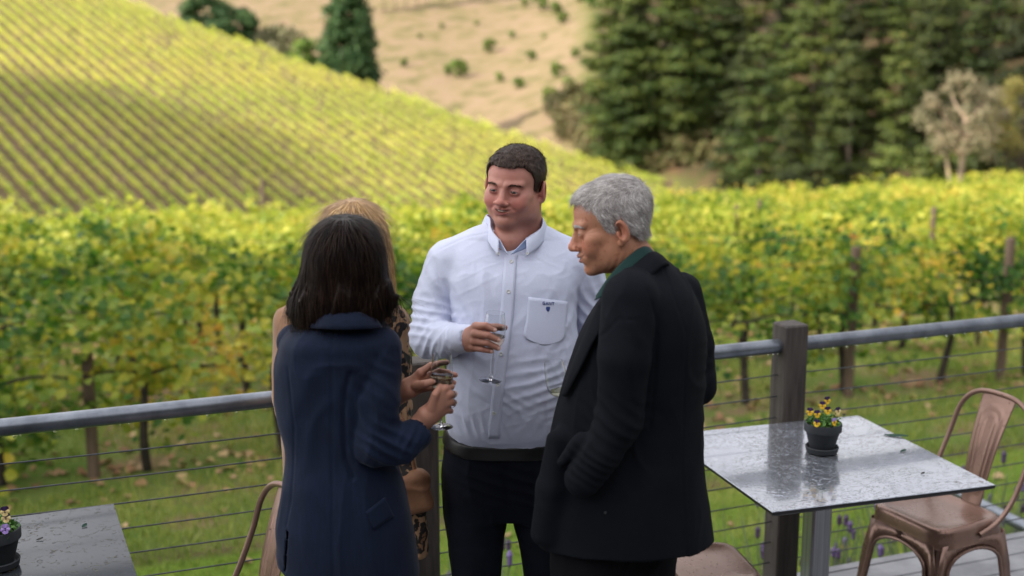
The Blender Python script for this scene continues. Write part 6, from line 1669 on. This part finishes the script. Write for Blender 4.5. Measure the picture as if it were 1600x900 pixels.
def build_woman_blonde():
    Y = 3.66; org = np.array([*X3(545, 600, Y)[:2], 0.0])
    e = empty('person', org, 0, 'blonde woman in a camel coat and leopard scarf, mostly hidden behind the dark haired woman', 'person')
    q = dict(fat=.0, smile=.6, slit=.003, ruddy=.4, beard=0, neck=.048, neckdir=(0, .03, -.14), skin=(.46, .25, .18), scale=.95)
    T = X3(550, 382, Y); Rm = Rot(R(20), R(6), 0); hv = make_head(q, T, Rm, .003)
    hl = dict(arm=([X3(610, 700, Y-.1), X3(628, 728, Y-.12)], [.027, .022]), palm=[(X3(630, 732, Y-.12), X3(640, 745, Y-.12), .018, .015)],
        fingers=[([X3(641, 746+i*1, Y-.13+.02*i), X3(650, 752, Y-.13+.02*i), X3(650, 760, Y-.12+.02*i)], [.0095, .0085, .007]) for i in range(4)]+[([X3(634, 738, Y-.14), X3(642, 742, Y-.15), X3(650, 746, Y-.145)], [.0115, .0095, .008])], back=(.3, -1, .3))
    V2, Q2, C2 = make_hand(hl, (.44, .23, .16), .0025); V, Q, C = join([hv[:3], (V2, Q2, C2)]); V, Q, C = bridge(V, Q, C, [X3(548, 490, Y), X3(605, 515, Y), X3(615, 620, Y-.04), X3(610, 698, Y-.1)], .018); mesh_np('body', V-org, Q, M['skin'], e, True, cols=C); make_eyes(q, T, Rm, e, org); make_brows(q, T, Rm, e, org, M['hair_brown'], 70, .0008)
    rows = [(313, 540, 566, .04, .02), (321, 517, 584, .075, .02), (340, 502, 597, .098, .02), (370, 494, 606, .108, .02), (410, 491, 613, .11, .025), (450, 488, 617, .105, .03), (478, 485, 616, .095, .035), (500, 484, 600, .08, .04)]
    def ex(P, d): return ssub(d, s_ell(P, T+np.array([.02, -.10, -.03]), (.062, .07, .095)), .02)      # opening for the face
    fnh, Vh, Nh = hair_loft('hair', rows, Y, e, org, M['hair_blonde'], 31, .0040, 10000, .12, .001, 2.1, (0, 0, 0), ex)
    rows = [(455, 500, 598, .085, 0), (468, 462, 612, .10, 0), (490, 444, 622, .118, 0), (530, 438, 628, .125, 0), (600, 440, 632, .125, 0), (680, 441, 630, .13, 0), (760, 444, 640, .14, 0), (840, 444, 640, .145, 0), (900, 446, 640, .15, 0)]
    sec = sec_px(rows, Y)
    def fn(P):
        d = s_loft(P, sec, 2.4)
        a = s_chain(P, [X3(612, 505, Y), X3(615, 620, Y-.04), X3(612, 690, Y-.09)], [.052, .048, .042], .01); d = smin(d, a, .02)
        d = smin(d, s_chain(P, [X3(455, 505, Y), X3(452, 620, Y+.02), X3(470, 700, Y-.08)], [.052, .048, .042], .01), .02)
        return d
    V, F = mesh_sdf(fn, (X3(425, 700, Y)[0]-.05, Y-.25, .85), (X3(650, 700, Y)[0]+.05, Y+.25, 1.56), .006); N = vnormals(V, F); V = V+N*crease(V, (0, 0, 1), 14, .006, 2, 4)[:, None]; mesh_np('coat', V-org, F, M['camel'], e, True)
    # scarf: loops round the neck and hangs down her left side past the hip
    def fs(P):
        d = s_chain(P, [X3(540, 465, Y-.08), X3(590, 478, Y-.085), X3(611, 510, Y-.06), X3(618, 560, Y-.055), X3(620, 640, Y-.075)], [.040, .045, .046, .044, .040], .01)
        d = smin(d, s_chain(P, [X3(620, 640, Y-.075), X3(638, 740, Y-.13), X3(652, 800, Y-.13), X3(657, 862, Y-.12)], [.036, .028, .026, .020], .01), .02)
        return d
    V, F = mesh_sdf(fs, (X3(500, 700, Y)[0]-.05, Y-.26, .55), (X3(670, 700, Y)[0]+.06, Y+.08, 1.56), .0055); N = vnormals(V, F); V = V+N*(crease(V, (.1, 0, 1), 22, .008, 6, 5)+gfold(V, X3(600, 520, Y-.1), (1, 0, .3), .03, .007, (.08, .1, .2), .2))[:, None]; mesh_np('scarf', V-org, F, M['leopard'], e, True)
    kx = lambda px: X3(px, 890, Y)[0]
    def ft(P):
        return np.maximum(smin(s_chain(P, [(kx(505), Y, .95), (kx(508), Y, .06)], [.10, .06]), s_chain(P, [(kx(580), Y, .95), (kx(577), Y, .06)], [.10, .06]), .03), .03-P[..., 2])
    V, F = mesh_sdf(ft, (kx(545)-.3, Y-.2, .02), (kx(545)+.3, Y+.25, 1.06), .01); mesh_np('trousers', V-org, F, M['darktrouser'], e, True)
    shoes(e, org, [(kx(508), Y), (kx(577), Y)], R(20), M['shoe'])
    # handbag on her arm: a thing of its own
    yb = Y-.15
    def fb(P):
        d = s_box(P, X3(628, 775, yb), (.085, .030, .060), .022, Rot(0, 0, R(-16)))
        d = smin(d, s_ell(P, X3(655, 742, yb), (.030, .026, .016), Rot(0, 0, R(20))), .02); return d
    o_ = np.array(X3(628, 800, yb)); V, F = mesh_sdf(fb, o_-np.array([.16, .08, .06]), o_+np.array([.16, .08, .16]), .005); N = vnormals(V, F); V = V+N*crease(V, (1, 0, .2), 18, .005, 3, 3)[:, None]
    hb = empty('handbag', o_, 0, 'tan handbag hanging beside the blonde woman, seen below the blue sleeve', 'handbag'); mesh_np('bag_body', V-o_, F, M['tanbag'], hb, True)
    mb = MB(); pts = smoothpath([X3(606, 748, yb)-o_, X3(610, 690, yb+.0)-o_, X3(628, 655, yb+.02)-o_, X3(640, 700, yb)-o_, X3(650, 742, yb)-o_], 6); mb.tube(pts, .006, 8); mb.build('strap', M['tanbag'], hb, True)
build_woman_blonde()
